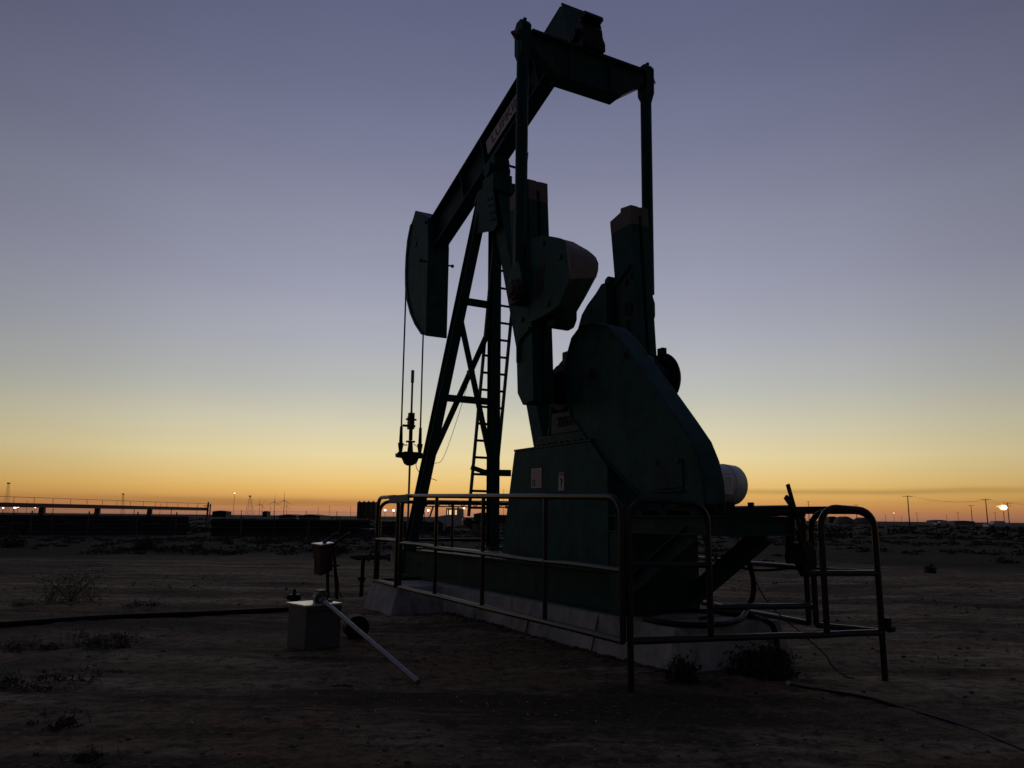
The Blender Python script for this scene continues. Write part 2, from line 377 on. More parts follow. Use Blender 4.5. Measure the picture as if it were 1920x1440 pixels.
K.new(mm.outputs[0], bp.inputs['Height']); K.new(bp.outputs['Normal'], p.inputs['Normal'])
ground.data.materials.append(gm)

# ------------------------------------------------------------------ PUMPING UNIT
pj = empty('pumpjack', O, 'big dark green pumpjack with its horsehead down, silhouetted against the sunset', 'pumpjack')
# skid
m = MB()
for b in (-.41, .41): m.ibeam(L(-.86, b, .58), L(5.12, b, .58), .18, .42, EB, .024, .016)
for a in (-.78, 1.7, 2.9, 3.9, 5.05): m.lbox(a-.06, a+.06, -.395, .395, .40, .765)
skid = obj('skid', m, 'green', pj, .004)
m = MB().lbox(5.125, 5.17, -.5, .5, .30, .80); obj('end_plate', m, 'pale', skid, .004)
# pedestal under the gear box
ped = obj('pedestal', MB().prism([(1.56, .795), (1.24, 2.10), (-.40, 2.10), (-.70, 1.82), (-.70, .795)], -.5, .5), 'green2', pj, .006)
m = MB()
for a0, a1, z0, z1 in ((1.245, -.41, 2.103, 2.128),): m.lbox(a1, a0, -.505, .505, z0, z1)
obj('top_plate', m, 'green', ped, .003)
# flag sticker
s_ = MB(); s_.lbox(.585, .815, -.505, -.5005, 1.645, 1.872); fl = obj('flag_sticker', s_, 'sign', ped)
st = MB()
for k in range(7):
    z = 1.672+k*.028; pts = []
    for i in range(13):
        t = i/12; a = .792-.19*t
        if k < 3 and t < .45: continue
        pts.append((a, z+.008*math.sin(t*5.5-.6)))
    st.loft([L(a, -.5058, zz-.006) for a, zz in pts]+[L(a, -.5058, zz+.007) for a, zz in pts[::-1]], [L(a, -.5052, zz-.006) for a, zz in pts]+[L(a, -.5052, zz+.007) for a, zz in pts[::-1]])
obj('stripes', st, 'red', fl, smooth=False)
obj('blue_field', MB().lbox(.712, .795, -.5058, -.5052, 1.66, 1.745), 'blue', fl)
# warning sticker
ws = obj('warning_sticker', MB().lbox(.105, .217, -.505, -.5005, 1.60, 1.80), 'sign', ped)
obj('red_heading', MB().lbox(.107, .215, -.5058, -.5052, 1.755, 1.797), 'red', ws)
m = MB()
for q in (((.185, 1.74), (.15, 1.70), .012), ((.135, 1.735), (.15, 1.69), .010), ((.15, 1.70), (.165, 1.665), .014), ((.165, 1.665), (.150, 1.635), .009), ((.150, 1.635), (.158, 1.61), .008)):
    m.bar(L(q[0][0], -.5057, q[0][1]), L(q[1][0], -.5057, q[1][1]), q[2]*1.6, .001, EA)
obj('figure_symbol', m, 'black', ws)
# gear reducer
m = MB()
m.lbox(-.34, .80, -.44, .44, 2.132, 2.245)
m.prism([(.74, 2.247), (.60, 2.36), (.57, 2.52), (.66, 2.62), (.80, 2.75), (.82, 3.0), (.70, 3.16), (.52, 3.24), (.15, 3.30), (-.2, 3.22), (-.52, 3.05), (-.70, 2.90), (-.70, 2.6), (-.55, 2.36), (-.36, 2.247)], -.19, .34)
red = obj('gear_reducer', m, 'green', pj, .012)
m = MB(); m.prism([(.52, 2.25), (.50, 2.50), (.0, 2.50), (-.16, 2.25)], -.42, -.192); obj('foot_casting', m, 'casting', red, .008)
m = MB(); m.prism([(.60, 2.25), (.545, 2.40), (.525, 2.75), (.50, 2.75), (.52, 2.40), (.56, 2.25)], -.42, -.2); obj('rib', m, 'green2', red, .003)
text('model_number', '228DE', .16, L(.205, -.424, 2.38), -EA, EZ, 'black', red, .010, 0, .74)
m = MB()
for k in range(9):
    a = -.30+k*.128
    m.cyl(L(a, -.475, 2.045), L(a, -.475, 2.10), .026, n=6); m.cyl(L(a, -.475, 2.1335), L(a, -.475, 2.15), .02, n=6)
obj('flange_bolt', m, 'dark', red, split=True)
m = MB().lbox(.50, .66, -.17, .02, 3.16, 3.29); obj('breather_box', m, 'green', red, .006)
CS = (.31, 2.78)                                # crank shaft centre (a, z)
m = MB(); m.cyl(L(CS[0], -.62, CS[1]), L(CS[0], .62, CS[1]), .19, n=20); m.cyl(L(CS[0]-.04, -.45, CS[1]), L(CS[0]-.04, -.19, CS[1]), .27, n=24); obj('crank_shaft', m, 'black', red)
IS = (-.49, 2.83)
m = MB(); m.cyl(L(IS[0], -.21, IS[1]), L(IS[0], .46, IS[1]), .045)
obj('input_shaft', m, 'steel', red)
# brake drum
m = MB()
n = 36
def ring(b, r, n=n): return [L(IS[0]+r*math.cos(2*math.pi*i/n), b, IS[1]+r*math.sin(2*math.pi*i/n)) for i in range(n)]
for r0_, r1_, b0, b1 in ((.205, .27, .345, .455),):
    A, B, C_, D = ring(b0, r0_), ring(b0, r1_), ring(b1, r1_), ring(b1, r0_)
    vs = A+B+C_+D; fs = []
    for i in range(n):
        j = (i+1) % n
        for q in range(4): fs.append((q*n+i, q*n+j, ((q+1) % 4)*n+j, ((q+1) % 4)*n+i))
    m.add(vs, fs)
A, B, C_, D = ring(.39, .06), ring(.39, .207), ring(.42, .207), ring(.42, .06)
m.add(A+B+C_+D, [(q*n+i, q*n+(i+1) % n, ((q+1) % 4)*n+(i+1) % n, ((q+1) % 4)*n+i) for i in range(n) for q in range(4)])
m.cyl(L(IS[0], .35, IS[1]), L(IS[0], .47, IS[1]), .09, n=16)
drum = obj('brake_drum', m, 'dark', red)
m = MB(); m.tube([L(IS[0]+.285*math.cos(t), .41, IS[1]+.285*math.sin(t)) for t in [x*.2+1.0 for x in range(0, 22)]], .02, 6); m.lbox(-.55, -.46, .38, .44, 3.11, 3.19); obj('brake_band', m, 'dark', drum)

# cranks with counterweights
def crank(sgn):
    cb0, cb1 = (-.89, -.62) if sgn < 0 else (.62, .89)
    tipz = 4.97
    def atz(p, q, z): t = (z-p[1])/(q[1]-p[1]); return (p[0]+(q[0]-p[0])*t, z)
    f = atz((.53, 3.32), (.725, 5.15), tipz); b = atz((.275, 5.19), (.155, 3.2), tipz)
    body = [(.12, 2.57), (.36, 2.55), (.485, 2.70), (.53, 3.32), f, b, (.155, 3.2), (.135, 2.85)]
    tip = [f, (.725, 5.15), (.50, 5.20), (.49, 5.255), (.275, 5.225), b]
    w3 = (cb1-cb0)
    m = MB()
    m.prism(body, cb0, cb0+w3*.42); m.prism(body, cb1-w3*.42, cb1)
    ins = [(a+(.05 if a < .3 else -.05), z) for a, z in body]; m.prism(ins, cb0+w3*.42, cb1-w3*.42)
    ck = obj('crank', m, 'green2', pj, .006)
    m = MB(); m.prism(tip, cb0, cb0+w3*.42); m.prism(tip, cb1-w3*.42, cb1)
    m.prism([(f[0]-.05, tipz), (.675, 5.155), (.50, 5.195), (.49, 5.25), (.275, 5.22), (.27, 5.10), (b[0]+.05, 5.08), (b[0]+.05, tipz)], cb0+w3*.42, cb1-w3*.42)
    obj('painted_tip', m, 'pink', ck, .004)
    # outer face details: hub boss, lower recess panel, bolt heads, raised rib
    o = cb0 if sgn < 0 else cb1
    m = MB()
    for z, a in ((3.55, .40), (4.62, .30)): m.cyl(L(a, o, z), L(a, o+.018*sgn, z), .032, n=10)
    obj('bolt_head', m, 'dark', ck, split=True)
    if sgn < 0:
        m = MB(); m.prism([(.47, 3.05), (.475, 3.28), (.40, 3.36), (.20, 3.42), (.19, 3.38), (.38, 3.31), (.44, 3.25), (.43, 3.05)], o, o-.03); obj('raised_ledge', m, 'green2', ck, .004)
        m = MB(); m.prism([(.20, 3.55), (.20, 4.25), (.225, 4.25), (.225, 3.55)], o, o-.02); obj('raised_rib', m, 'green2', ck, .004)
    else:
        i_ = cb0
        m = MB().prism([(.66, 4.26), (.30, 4.44), (.285, 4.41), (.64, 4.22)], i_, i_-.03); obj('raised_ledge', m, 'green2', ck, .004)
        m = MB().cyl(L(.36, i_, 3.88), L(.36, i_-.012, 3.88), .085, n=18); m.prism([(.33, 3.50), (.40, 3.50), (.41, 3.74), (.34, 3.74)], i_, i_-.01); obj('pin_hole_shade', m, 'black', ck, split=True)  # flat black pieces on the face, painted as the shade inside openings
        m = MB()
        for z, a in ((4.24, .40), (4.30, .30)): m.cyl(L(a, i_, z), L(a, i_-.02, z), .035, n=10)
        obj('bolt_head', m, 'dark', ck, split=True)
    return ck
ckl, ckr = crank(-1), crank(1)
# rear weight on the near crank (loft between its two faces)
F_a = [(.14, 4.42), (-.10, 4.40), (-.35, 4.30), (-.50, 4.235)]; F_n = [(-.605, 4.16), (-.65, 4.10), (-.68, 4.02), (-.692, 3.93), (-.695, 3.83), (-.69, 3.73)]; F_b = [(-.60, 3.62), (-.46, 3.49), (-.136, 3.45), (.14, 3.45)]
B_a = [(.18, 4.52), (.05, 4.47), (-.10, 4.40), (-.22, 4.32)]; B_n = [(-.36, 4.23), (-.45, 4.16), (-.53, 4.09), (-.575, 4.01), (-.568, 3.93), (-.53, 3.86)]; B_b = [(-.34, 3.70), (-.14, 3.55), (-.05, 3.52), (.18, 3.50)]
fa = F_a+[F_n[0], F_n[-1]]+F_b; ra = B_a+[B_n[0], B_n[-1]]+B_b
m = MB().loft([L(a, -.94, z) for a, z in fa], [L(a, -.50, z) for a, z in ra])
cw = obj('counterweight', m, 'green2', pj, .008)
m = MB().loft([L(a, -.942, z) for a, z in F_n], [L(a, -.498, z) for a, z in B_n])
obj('painted_nose', m, 'pink', cw)
m = MB(); m.prism([(-.02, 3.52), (-.02, 3.40), (-.08, 3.35), (-.20, 3.36), (-.26, 3.44), (-.26, 3.56)], -.82, -.56); obj('lower_lug', m, 'green', cw, .02)
m = MB(); m.prism([(-.02, 3.70), (-.16, 3.74), (-.18, 4.04), (-.03, 4.02)], -.944, -.941); obj('pocket_shade_plate', m, 'black', cw)  # thin black plate on a solid face, standing for shade in a recess
m = MB()
for a, z in ((-.16, 4.28), (-.50, 4.02), (-.26, 3.57)): m.cyl(L(a, -.955, z), L(a, -.938, z), .030, n=10)
obj('bolt_head', m, 'dark', cw, split=True)
# front weight on the far crank
pr = [(.68, 4.30), (.80, 4.31), (.92, 4.22), (1.12, 4.11), (1.26, 4.00), (1.35, 3.83), (1.37, 3.64), (1.33, 3.42), (1.2, 3.22), (1.0, 3.1), (.66, 3.1)]
cw2 = obj('counterweight', MB().prism(pr, .52, .94), 'green2', pj, .02)
obj('upper_lug', MB().prism([(.64, 4.18), (.655, 4.36), (.71, 4.40), (.78, 4.37), (.80, 4.27)], .56, .86), 'green', cw2, .02)
m = MB()
for a, z in ((1.05, 4.0), (1.22, 3.6), (.85, 3.4)): m.cyl(L(a, .505, z), L(a, .525, z), .035, n=10)
obj('bolt_head', m, 'dark', cw2, split=True)
# pitmans and wrist pins
WP = (.27, 3.85); EQ = (.33, 7.10)
for sgn in (-1, 1):
    b = .945*sgn; WP = (.29 if sgn < 0 else .40, 3.85); ob = 1.05 if sgn < 0 else .945
    d = V((EQ[0]-WP[0], 0, EQ[1]-WP[1])).normalized()
    p0 = L(WP[0]+d.x*.28, b+.03*sgn, WP[1]+d.z*.28); p1 = L(EQ[0]-d.x*.10, b, EQ[1]-d.z*.10)
    m = MB(); m.tube([p0, p0.lerp(p1, .5), p1], .073, 14)
    pt = obj('pitman', m, 'green', pj)
    m = MB(); c = L(EQ[0], b, EQ[1])
    m.prism([(EQ[0]+.03, EQ[1]-.38), (EQ[0]+.10, EQ[1]-.25), (EQ[0]+.105, EQ[1]+.10), (EQ[0]+.05, EQ[1]+.17), (EQ[0]-.05, EQ[1]+.17), (EQ[0]-.105, EQ[1]+.10), (EQ[0]-.10, EQ[1]-.25), (EQ[0]-.03, EQ[1]-.38)], b-.065, b+.065)
    for k in (-.045, .045): m.cyl(L(EQ[0]+k, b, EQ[1]+.165), L(EQ[0]+k, b, EQ[1]+.20), .028, n=6)
    obj('top_clevis', m, 'green', pt, .012)
    m = MB(); m.cyl(L(EQ[0], b-.12*sgn, EQ[1]-.02), L(EQ[0], b+.10*sgn, EQ[1]-.02), .062); m.cyl(L(EQ[0], b+.10*sgn, EQ[1]-.02), L(EQ[0], b+.165*sgn, EQ[1]-.02), .055, .012)
    obj('pivot_pin', m, 'steel', pt)
    m = MB(); m.prism([(WP[0]+.17, WP[1]-.05), (WP[0]+.16, WP[1]+.12), (WP[0]+.09, WP[1]+.30), (WP[0]-.09, WP[1]+.33), (WP[0]-.17, WP[1]+.12), (WP[0]-.17, WP[1]-.05), (WP[0]-.09, WP[1]-.16), (WP[0]+.09, WP[1]-.16)], sgn*.895, sgn*ob)
    wb = obj('wrist_bearing', m, 'green', pt, .015)
    m = MB(); m.cyl(L(WP[0], ob*sgn, WP[1]), L(WP[0], (ob+.025)*sgn, WP[1]), .125, n=20); m.cyl(L(WP[0], (ob+.025)*sgn, WP[1]), L(WP[0], (ob+.06)*sgn, WP[1]), .07, n=6)
    for k in range(8):
        t = k*math.pi/4; m.cyl(L(WP[0]+.1*math.cos(t), (ob+.02)*sgn, WP[1]+.1*math.sin(t)), L(WP[0]+.1*math.cos(t), (ob+.037)*sgn, WP[1]+.1*math.sin(t)), .013, n=6)
    obj('bearing_cap', m, 'rust', wb)
# equaliser
bz = [(-.90, 7.13), (.90, 7.13), (.90, 6.97), (.47, 6.67), (-.47, 6.67), (-.90, 6.97)]
m = MB(); m.prismb([(b*.995, min(z, 7.10)) for b, z in bz], .27, .43)
m.lbox(.20, .50, -.88, .88, 7.101, 7.135); m.lbox(.22, .48, -.46, .46, 6.647, 6.669)
for b in (-.3, .3): m.lbox(.22, .268, b-.012, b+.012, 6.672, 7.099)
eqz = obj('equaliser', m, 'green', pj, .004, smooth=False)
# centre bearing below the beam tail
m = MB(); m.lbox(.16, .56, -.17, .17, 7.137, 7.25); m.prism([(.66, 7.25), (.74, 7.42), (.70, 7.45), (.30, 7.52), (.20, 7.46), (.17, 7.25)], -.15, .15)
m.cyl(L(.35, -.22, 7.36), L(.35, .22, 7.36), .09, n=16)
obj('centre_bearing', m, 'dark', eqz, .01)
m = MB()
for a in (.2, .5):
    for b in (-.155, .155): m.cyl(L(a, b, 7.251), L(a, b, 7.29), .025, n=6)
obj('bearing_bolt', m, 'dark', eqz, split=True)
# walking beam : top line z = 8.054-.349*(a-.687)
SL = -.351; dn = math.cos(math.atan(SL)); DEP = .62
def bt(a): return 8.10+SL*(a-.687)
BT0, BT1 = .02, 5.0
mid = lambda a: L(a-(DEP/2)*math.sin(math.atan(-SL)), 0, bt(a)-(DEP/2)*dn)
m = MB(); m.ibeam(mid(.78), mid(5.10), .24, DEP, EB, .026, .018)
u = (mid(5)-mid(0)).normalized(); nrmv = u.cross(EB); nrmv = nrmv if nrmv.z > 0 else -nrmv
for a in (1.55, 3.15, 3.9):
    c = mid(a); m.box(c, EB*.115, u*.008, nrmv*(DEP/2-.027))
beam = obj('walking_beam', m, 'green', pj)
# closed tail box with cap plate
m = MB(); m.box(mid(1.02), EB*.118, u*.27, nrmv*(DEP/2-.028)); m.box(mid(.74)-nrmv*.075+EB*.06, EB*.185, u*.014, nrmv*(DEP/2+.077)); obj('tail_box', m, 'green2', beam, .004, split=True)
m = MB(); m.box(mid(.70)-nrmv*(DEP/2+.03), EB*.14, u*.34, nrmv*.028); obj('bearing_saddle_plate', m, 'dark', beam)
m = MB()
for k in (-.24, .24):
    for b in (-.14, .14): m.cyl(mid(.70)+u*k+EB*b-nrmv*(DEP/2+.10), mid(.70)+u*k+EB*b-nrmv*(DEP/2-.03), .02, n=6)
obj('plate_bolt', m, 'dark', beam, split=True)
# name board on the web
c = mid(2.46)-EB*.07+nrmv*.02; bd = obj('name_board', MB().box(c, u*.65, nrmv*.125, EB*.004).box(c+EB*.033, u*.5, nrmv*.03, EB*.028), 'sign', beam)
text('lettering', 'LUFKIN', .215, c-EB*.006, -u, nrmv, 'signink', bd, .003, 0, 1.35)
# saddle bearing on top of the post
SB = 2.78
c = mid(SB)-nrmv*(DEP/2)
m = MB(); m.box(c-nrmv*.03, EB*.13, u*.26, nrmv*.028); m.prism([(SB+.12, 6.42), (SB+.16, 6.60), (SB-.16, 6.72), (SB-.20, 6.60), (SB-.14, 6.42)], -.13, .13)
m.cyl(L(SB-.02, -.18, 6.53), L(SB-.02, .18, 6.53), .11, n=18); m.lbox(SB-.22, SB+.16, -.16, .16, 6.26, 6.42)
obj('saddle_bearing', m, 'green', pj, .012)
# samson post
TOPZ = 6.28
def legp(sgn, z):                               # centre line of a front leg
    t = (z-.80)/(6.22-.80); return L(4.09+(3.0-4.09)*t, sgn*(.71+(.10-.71)*t), z)
post = empty('samson_post', V((0, 0, 0)), None, None); post.parent = pj
m = MB(); m.prism([(3.02, 6.255), (2.52, 6.255), (2.48, 6.10), (3.16, 6.10)], -.20, .20); obj('cap_plate', m, 'green', post, .004)
for sgn in (-1, 1):
    m = MB(); m.ibeam(legp(sgn, .80), legp(sgn, 6.11), .15, .17, EB, .016, .012); m.box(legp(sgn, .825), EB*.16, EA*.17, EZ*.014)
    obj('front_leg', m, 'green', post)
m = MB(); m.bar(L(1.28, 0, 2.135), L(2.66, 0, 6.11), .22, .24, EB); m.lbox(1.10, 1.42, -.2, .2, 2.132, 2.16); obj('rear_leg', m, 'green2', post)
m = MB(); m.prism([(3.20, 5.62), (3.02, 6.11), (2.50, 6.11), (2.34, 5.50), (2.44, 5.44)], -.205, -.190); m.prism([(3.20, 5.62), (3.02, 6.11), (2.50, 6.11), (2.34, 5.50), (2.44, 5.44)], .190, .205)
gp_ = obj('gusset_plate', m, 'green2', post, split=True)
m = MB()
for z, a in ((5.97, 2.54), (5.85, 2.50), (5.73, 2.47), (5.61, 2.44)):
    for k in (0, .11): m.cyl(L(a+k, -.218, z+k*.25), L(a+k, -.203, z+k*.25), .02, n=8)
obj('bolt', m, 'dark', gp_, split=True)
for z in (4.58, 3.10):
    obj('cross_bar', MB().bar(legp(-1, z), legp(1, z), .10, .08, EZ), 'green', post)
for s0 in (-1, 1):
    p0, p1 = legp(s0, 4.36), legp(-s0, 1.95)
    obj('diagonal_brace', MB().bar(p0+EA*.03*s0, p1+EA*.03*s0, .085, .035, EB), 'green', post)
obj('centre_plate', MB().box((legp(-1, 3.5)+legp(1, 3.5))/2, EB*.05, EZ*.05, EA*.045), 'green', post)
# ladder on the well side of the post
def ladp(q, z): return L(4.25-.249*(z-.8), .49-.039*(z-1.7)+q*.215, z)
m = MB()
for q in (-1, 1): m.bar(ladp(q, 1.32), ladp(q, 6.95), .06, .03, EA)
z = 1.45
while z < 6.95: m.cyl(ladp(-1, z), ladp(1, z), .02, n=8); z += .262
lad = obj('ladder', m, 'green', pj)
m = MB(); m.bar(ladp(-1, 2.02)-EB*.03+EZ*.06, ladp(-1, 2.0)+EB*.22-EA*.05, .07, .05, EZ); m.bar(ladp(-1, 2.0)+EB*.20-EA*.05, ladp(1, 2.0)+EB*.15-EA*.2, .10, .09, EZ); obj('ladder_bracket', m, 'green', lad, split=True)
# thin wire hanging from the brace
pA, pB = (legp(-1, 3.5)+legp(1, 3.5))/2, legp(-1, 2.1)+EB*.12
m = MB().tube(curve([pA, pA.lerp(pB, .35)-EZ*.18, pA.lerp(pB, .75)-EZ*.25, pB], 6), .004, 5); obj('hanging_wire', m, 'black', post)
# horsehead
hp = [(5.0, 6.52), (5.62, 6.88), (5.80, 6.66), (5.93, 6.40), (5.98, 6.10), (5.985, 5.80), (5.95, 5.50), (5.84, 5.20), (5.66, 4.92), (5.42, 4.67), (5.10, 4.42), (4.93, 4.36), (4.93, 6.0)]
head = obj('horsehead', MB().prism(hp, -.2, .2), 'green2', pj, .01)
m = MB(); arc = hp[2:11]
for b in (-.19, .19):
    m.loft([L(a-.06, b-.03, z) for a, z in arc]+[L(a+.012, b-.03, z) for a, z in arc[::-1]], [L(a-.06, b+.03, z) for a, z in arc]+[L(a+.012, b+.03, z) for a, z in arc[::-1]])
obj('arc_flange', m, 'green', head, .003)
m = MB(); m.cyl(L(5.02, -.30, 5.72), L(5.02, .30, 5.72), .016, n=8); m.cyl(L(5.02, -.33, 5.72), L(5.02, -.29, 5.72), .03, n=6); m.cyl(L(5.02, .29, 5.72), L(5.02, .33, 5.72), .03, n=6); obj('head_pin', m, 'dark', head)
m = MB(); m.cyl(L(5.55, -.212, 6.2), L(5.55, -.19, 6.2), .05, n=12); obj('lifting_hole_boss', m, 'dark', head)
m = MB(); m.cyl(L(5.08, -.23, 6.46), L(5.08, -.19, 6.46), .025, n=6); obj('head_bolt', m, 'dark', head)
# bridle, carrier bar, polished rod
for sgn in (-1, 1):
    b = .185*sgn
    pts = [L(5.66, b, 6.80)]+[L(a+.022, b, z) for a, z in hp[2:6]]+[L(5.99, b, 5.2), L(5.99, b, 4.0), L(5.985, b, 2.86)]
    br = obj('bridle_cable', MB().tube(pts, .015, 8), 'dark', pj)
    m = MB(); m.cyl(L(5.985, b, 2.60), L(5.985, b, 2.90), .034, .026); m.cyl(L(5.985, b, 2.44), L(5.985, b, 2.60), .03, .055); m.cyl(L(5.985, b, 2.40), L(5.985, b, 2.44), .055)
    obj('cable_socket', m, 'dark', br)
m = MB(); m.prismb([(-.265, 2.41), (-.255, 2.345), (-.14, 2.335), (-.09, 2.235), (-.035, 2.205), (.035, 2.205), (.09, 2.235), (.14, 2.335), (.255, 2.345), (.265, 2.41), (.12, 2.45), (-.12, 2.45)], 5.92, 6.05); cbar = obj('carrier_bar', m, 'dark', pj, .008)
m = MB(); m.cyl(L(5.985, 0, .5), L(5.985, 0, 3.94), .019, n=10); m.cyl(L(5.985, 0, 3.72), L(5.985, 0, 3.95), .03, n=10); rod = obj('polished_rod', m, 'steel', pj)
m = MB(); m.cyl(L(5.985, 0, 2.45), L(5.985, 0, 2.62), .055, .04); m.lbox(5.94, 6.03, -.075, .075, 2.62, 2.65); m.cyl(L(5.985, 0, 2.66), L(5.985, 0, 2.86), .035); m.lbox(5.93, 6.04, -.055, .045, 2.86, 3.10); m.cyl(L(5.985, -.16, 2.92), L(5.985, .08, 2.92), .022); m.cyl(L(5.985, -.10, 3.04), L(5.985, .10, 3.04), .018); m.lbox(5.94, 6.03, -.05, .05, 3.10, 3.16)
m.cyl(L(5.985, -.18, 2.57), L(5.985, -.06, 2.57), .01)
obj('rod_clamp', m, 'dark', rod, .004)
m = MB().tube(curve([L(5.98, .06, 2.6), L(5.98, .17, 2.5), L(5.98, .16, 2.34), L(5.98, .12, 2.2), L(5.98, .24, 2.05), L(5.9, .5, 1.95)], 6), .006, 5); obj('sensor_wire', m, 'black', rod)
# belt guard
gl_ = [(.13, 2.80), (.09, 2.60), (.0, 2.385), (-.14, 2.28), (-.39, 2.05), (-.79, 1.78), (-1.19, 1.515), (-1.64, 1.465), (-2.06, 1.425), (-2.05, 1.62), (-2.0, 1.81), (-1.91, 1.99), (-1.74, 2.19), (-1.50, 2.46), (-1.235, 2.74), (-1.0, 3.0), (-.866, 3.15), (-.69, 3.30), (-.45, 3.385), (-.2, 3.40), (-.02, 3.30), (.09, 3.1), (.13, 2.95)]
guard = obj('belt_guard', MB().prism(gl_, -.47, -.22), 'green2', pj, .012)
m = MB(); 
m.prism([(-1.39, 1.845), (-1.80, 1.825), (-1.80, 1.58), (-1.39, 1.565)], -.482, -.471); ap = obj('access_panel', m, 'green', guard, .003)
m = MB(); m.lbox(-1.80, -1.36, -.50, -.471, 1.545, 1.56)
for a in (-1.44, -1.74): m.lbox(a-.02, a+.02, -.492, -.4825, 1.80, 1.845)
obj('panel_ledge', m, 'green2', ap, split=True)
m = MB(); m.cyl(L(-.397, -.476, 2.817), L(-.397, -.4712, 2.817), .075, n=20); obj('hole_shade_disc', m, 'black', guard)  # black disc on the closed cover paints the dark of an opening
m = MB(); m.cyl(L(-.98, -.49, 2.93), L(-.98, -.471, 2.93), .03, n=8); m.lbox(-1.05, -.92, -.478, -.471, 2.88, 2.98); obj('maker_tag', m, 'dark', guard)
rim = [(a, z) for a, z in gl_]
cx, cz = -.95, 2.3
m = MB()
A = [L(a, -.486, z) for a, z in rim]; inn = [(a+(cx-a)*.02, z+(cz-z)*.02) for a, z in rim]; B = [L(a, -.486, z) for a, z in inn]
A2 = [L(a, -.4715, z) for a, z in rim]; B2 = [L(a, -.4715, z) for a, z in inn]
n = len(rim); vs = A+B+B2+A2; fs = []
for i in range(n):
    j = (i+1) % n
    for q in range(4): fs.append((q*n+i, q*n+j, ((q+1) % 4)*n+j, ((q+1) % 4)*n+i))
m.add(vs, fs); obj('guard_rim', m, 'green', guard)
# motor platform, braces
m = MB()
for b in (-.455, .455): m.ibeam(L(-.705, b, 1.25), L(-2.06, b, 1.25), .10, .17, EB, .014, .01)
m.ibeam(L(-2.13, -.51, 1.25), L(-2.13, .51, 1.25), .12, .17, EA, .014, .01)
m.lbox(-1.30, -1.22, -.40, .40, 1.17, 1.33)
plat = obj('motor_platform', m, 'green', pj)
m = MB()
for a in (-1.2, -1.55, -1.95): m.lbox(a-.05, a+.05, -.5, .5, 1.337, 1.375)
m.lbox(-2.19, -2.05, -.35, .62, 1.337, 1.39); m.lbox(-1.95, -1.3, -.38, -.30, 1.377, 1.41); m.lbox(-1.95, -1.3, .22, .30, 1.377, 1.41)
for a in (-1.35, -1.6, -1.88):
    for b in (-.34, .26): m.cyl(L(a, b, 1.41), L(a, b, 1.46), .03, n=6)
obj('slide_rail', m, 'dark', plat, .003, split=True)
for sgn, a0, z0, a1 in ((-1, -.70, .48, -1.86), (1, -.70, .42, -1.86)):
    obj('platform_brace', MB().ibeam(L(a0, sgn*.44, z0), L(a1, sgn*.44, 1.17), .11, .17, EB, .014, .01), 'green', plat)
obj('skid_tail', MB().lbox(-.90, -.72, -.5, .5, .38, 1.16), 'green', skid, .004)
# motor
MC = (-1.58, 1.63)
m = MB(); m.cyl(L(MC[0], -.2, MC[1]), L(MC[0], .20, MC[1]), .195, n=28); m.cyl(L(MC[0], .2, MC[1]), L(MC[0], .34, MC[1]), .20, .19, n=28, dome=.06)
for t in range(-3, 4):
    aa = math.pi+t*.16; m.box(L(MC[0]+.2*math.cos(aa), -.02, MC[1]+.2*math.sin(aa)), EB*.17, EA*.009, EZ*.004)
mot = obj('motor', m, 'white', pj, .004)
m = MB(); m.lbox(MC[0]-.16, MC[0]+.16, -.2, .2, 1.412, 1.46); obj('motor_feet', m, 'dark', mot)
m = MB(); m.lbox(MC[0]-.29, MC[0]-.185, -.14, .06, 1.52, 1.70); obj('terminal_box', m, 'white', mot, .012)
m = MB(); m.lbox(MC[0]-.24, MC[0]-.2, -.19, -.17, 1.3, 1.55); m.cyl(L(MC[0]-.24, -.04, 1.2), L(MC[0]-.24, -.04, 1.52), .03, n=8); obj('conduit', m, 'dark', mot)
# brake lever
m = MB()
m.bar(L(-2.13, .50, 1.34), L(-2.13, .44, .95), .06, .05, EB); m.bar(L(-2.13, .42, .965), L(-2.13, .62, .965), .09, .05, EZ)
m.prismb([(.50, 1.0), (.56, 1.10), (.66, 1.12), (.76, 1.04), (.76, .90), (.70, .80), (.62, .80), (.56, .90)], -2.17, -2.09)
m.cyl(L(-2.18, .64, .97), L(-2.06, .64, .97), .05, n=12)
bl = obj('brake_stand', m, 'dark', pj, .006)
m = MB(); m.bar(L(-2.20, .60, 1.0), L(-2.20, .395, 1.62), .035, .018, EB); m.bar(L(-2.20, .50, 1.22), L(-2.20, .565, 1.05), .06, .03, EB); m.bar(L(-2.20, .36, 1.51), L(-2.20, .46, 1.40), .045, .02, EB); obj('brake_lever', m, 'dark', bl)
m = MB().tube(curve([L(-2.12, .55, .88), L(-1.9, .2, .86), L(-1.5, .1, 1.0), L(-1.0, .35, 1.6), L(-.62, .40, 2.6)], 8), .012, 6); obj('brake_cable', m, 'black', bl)

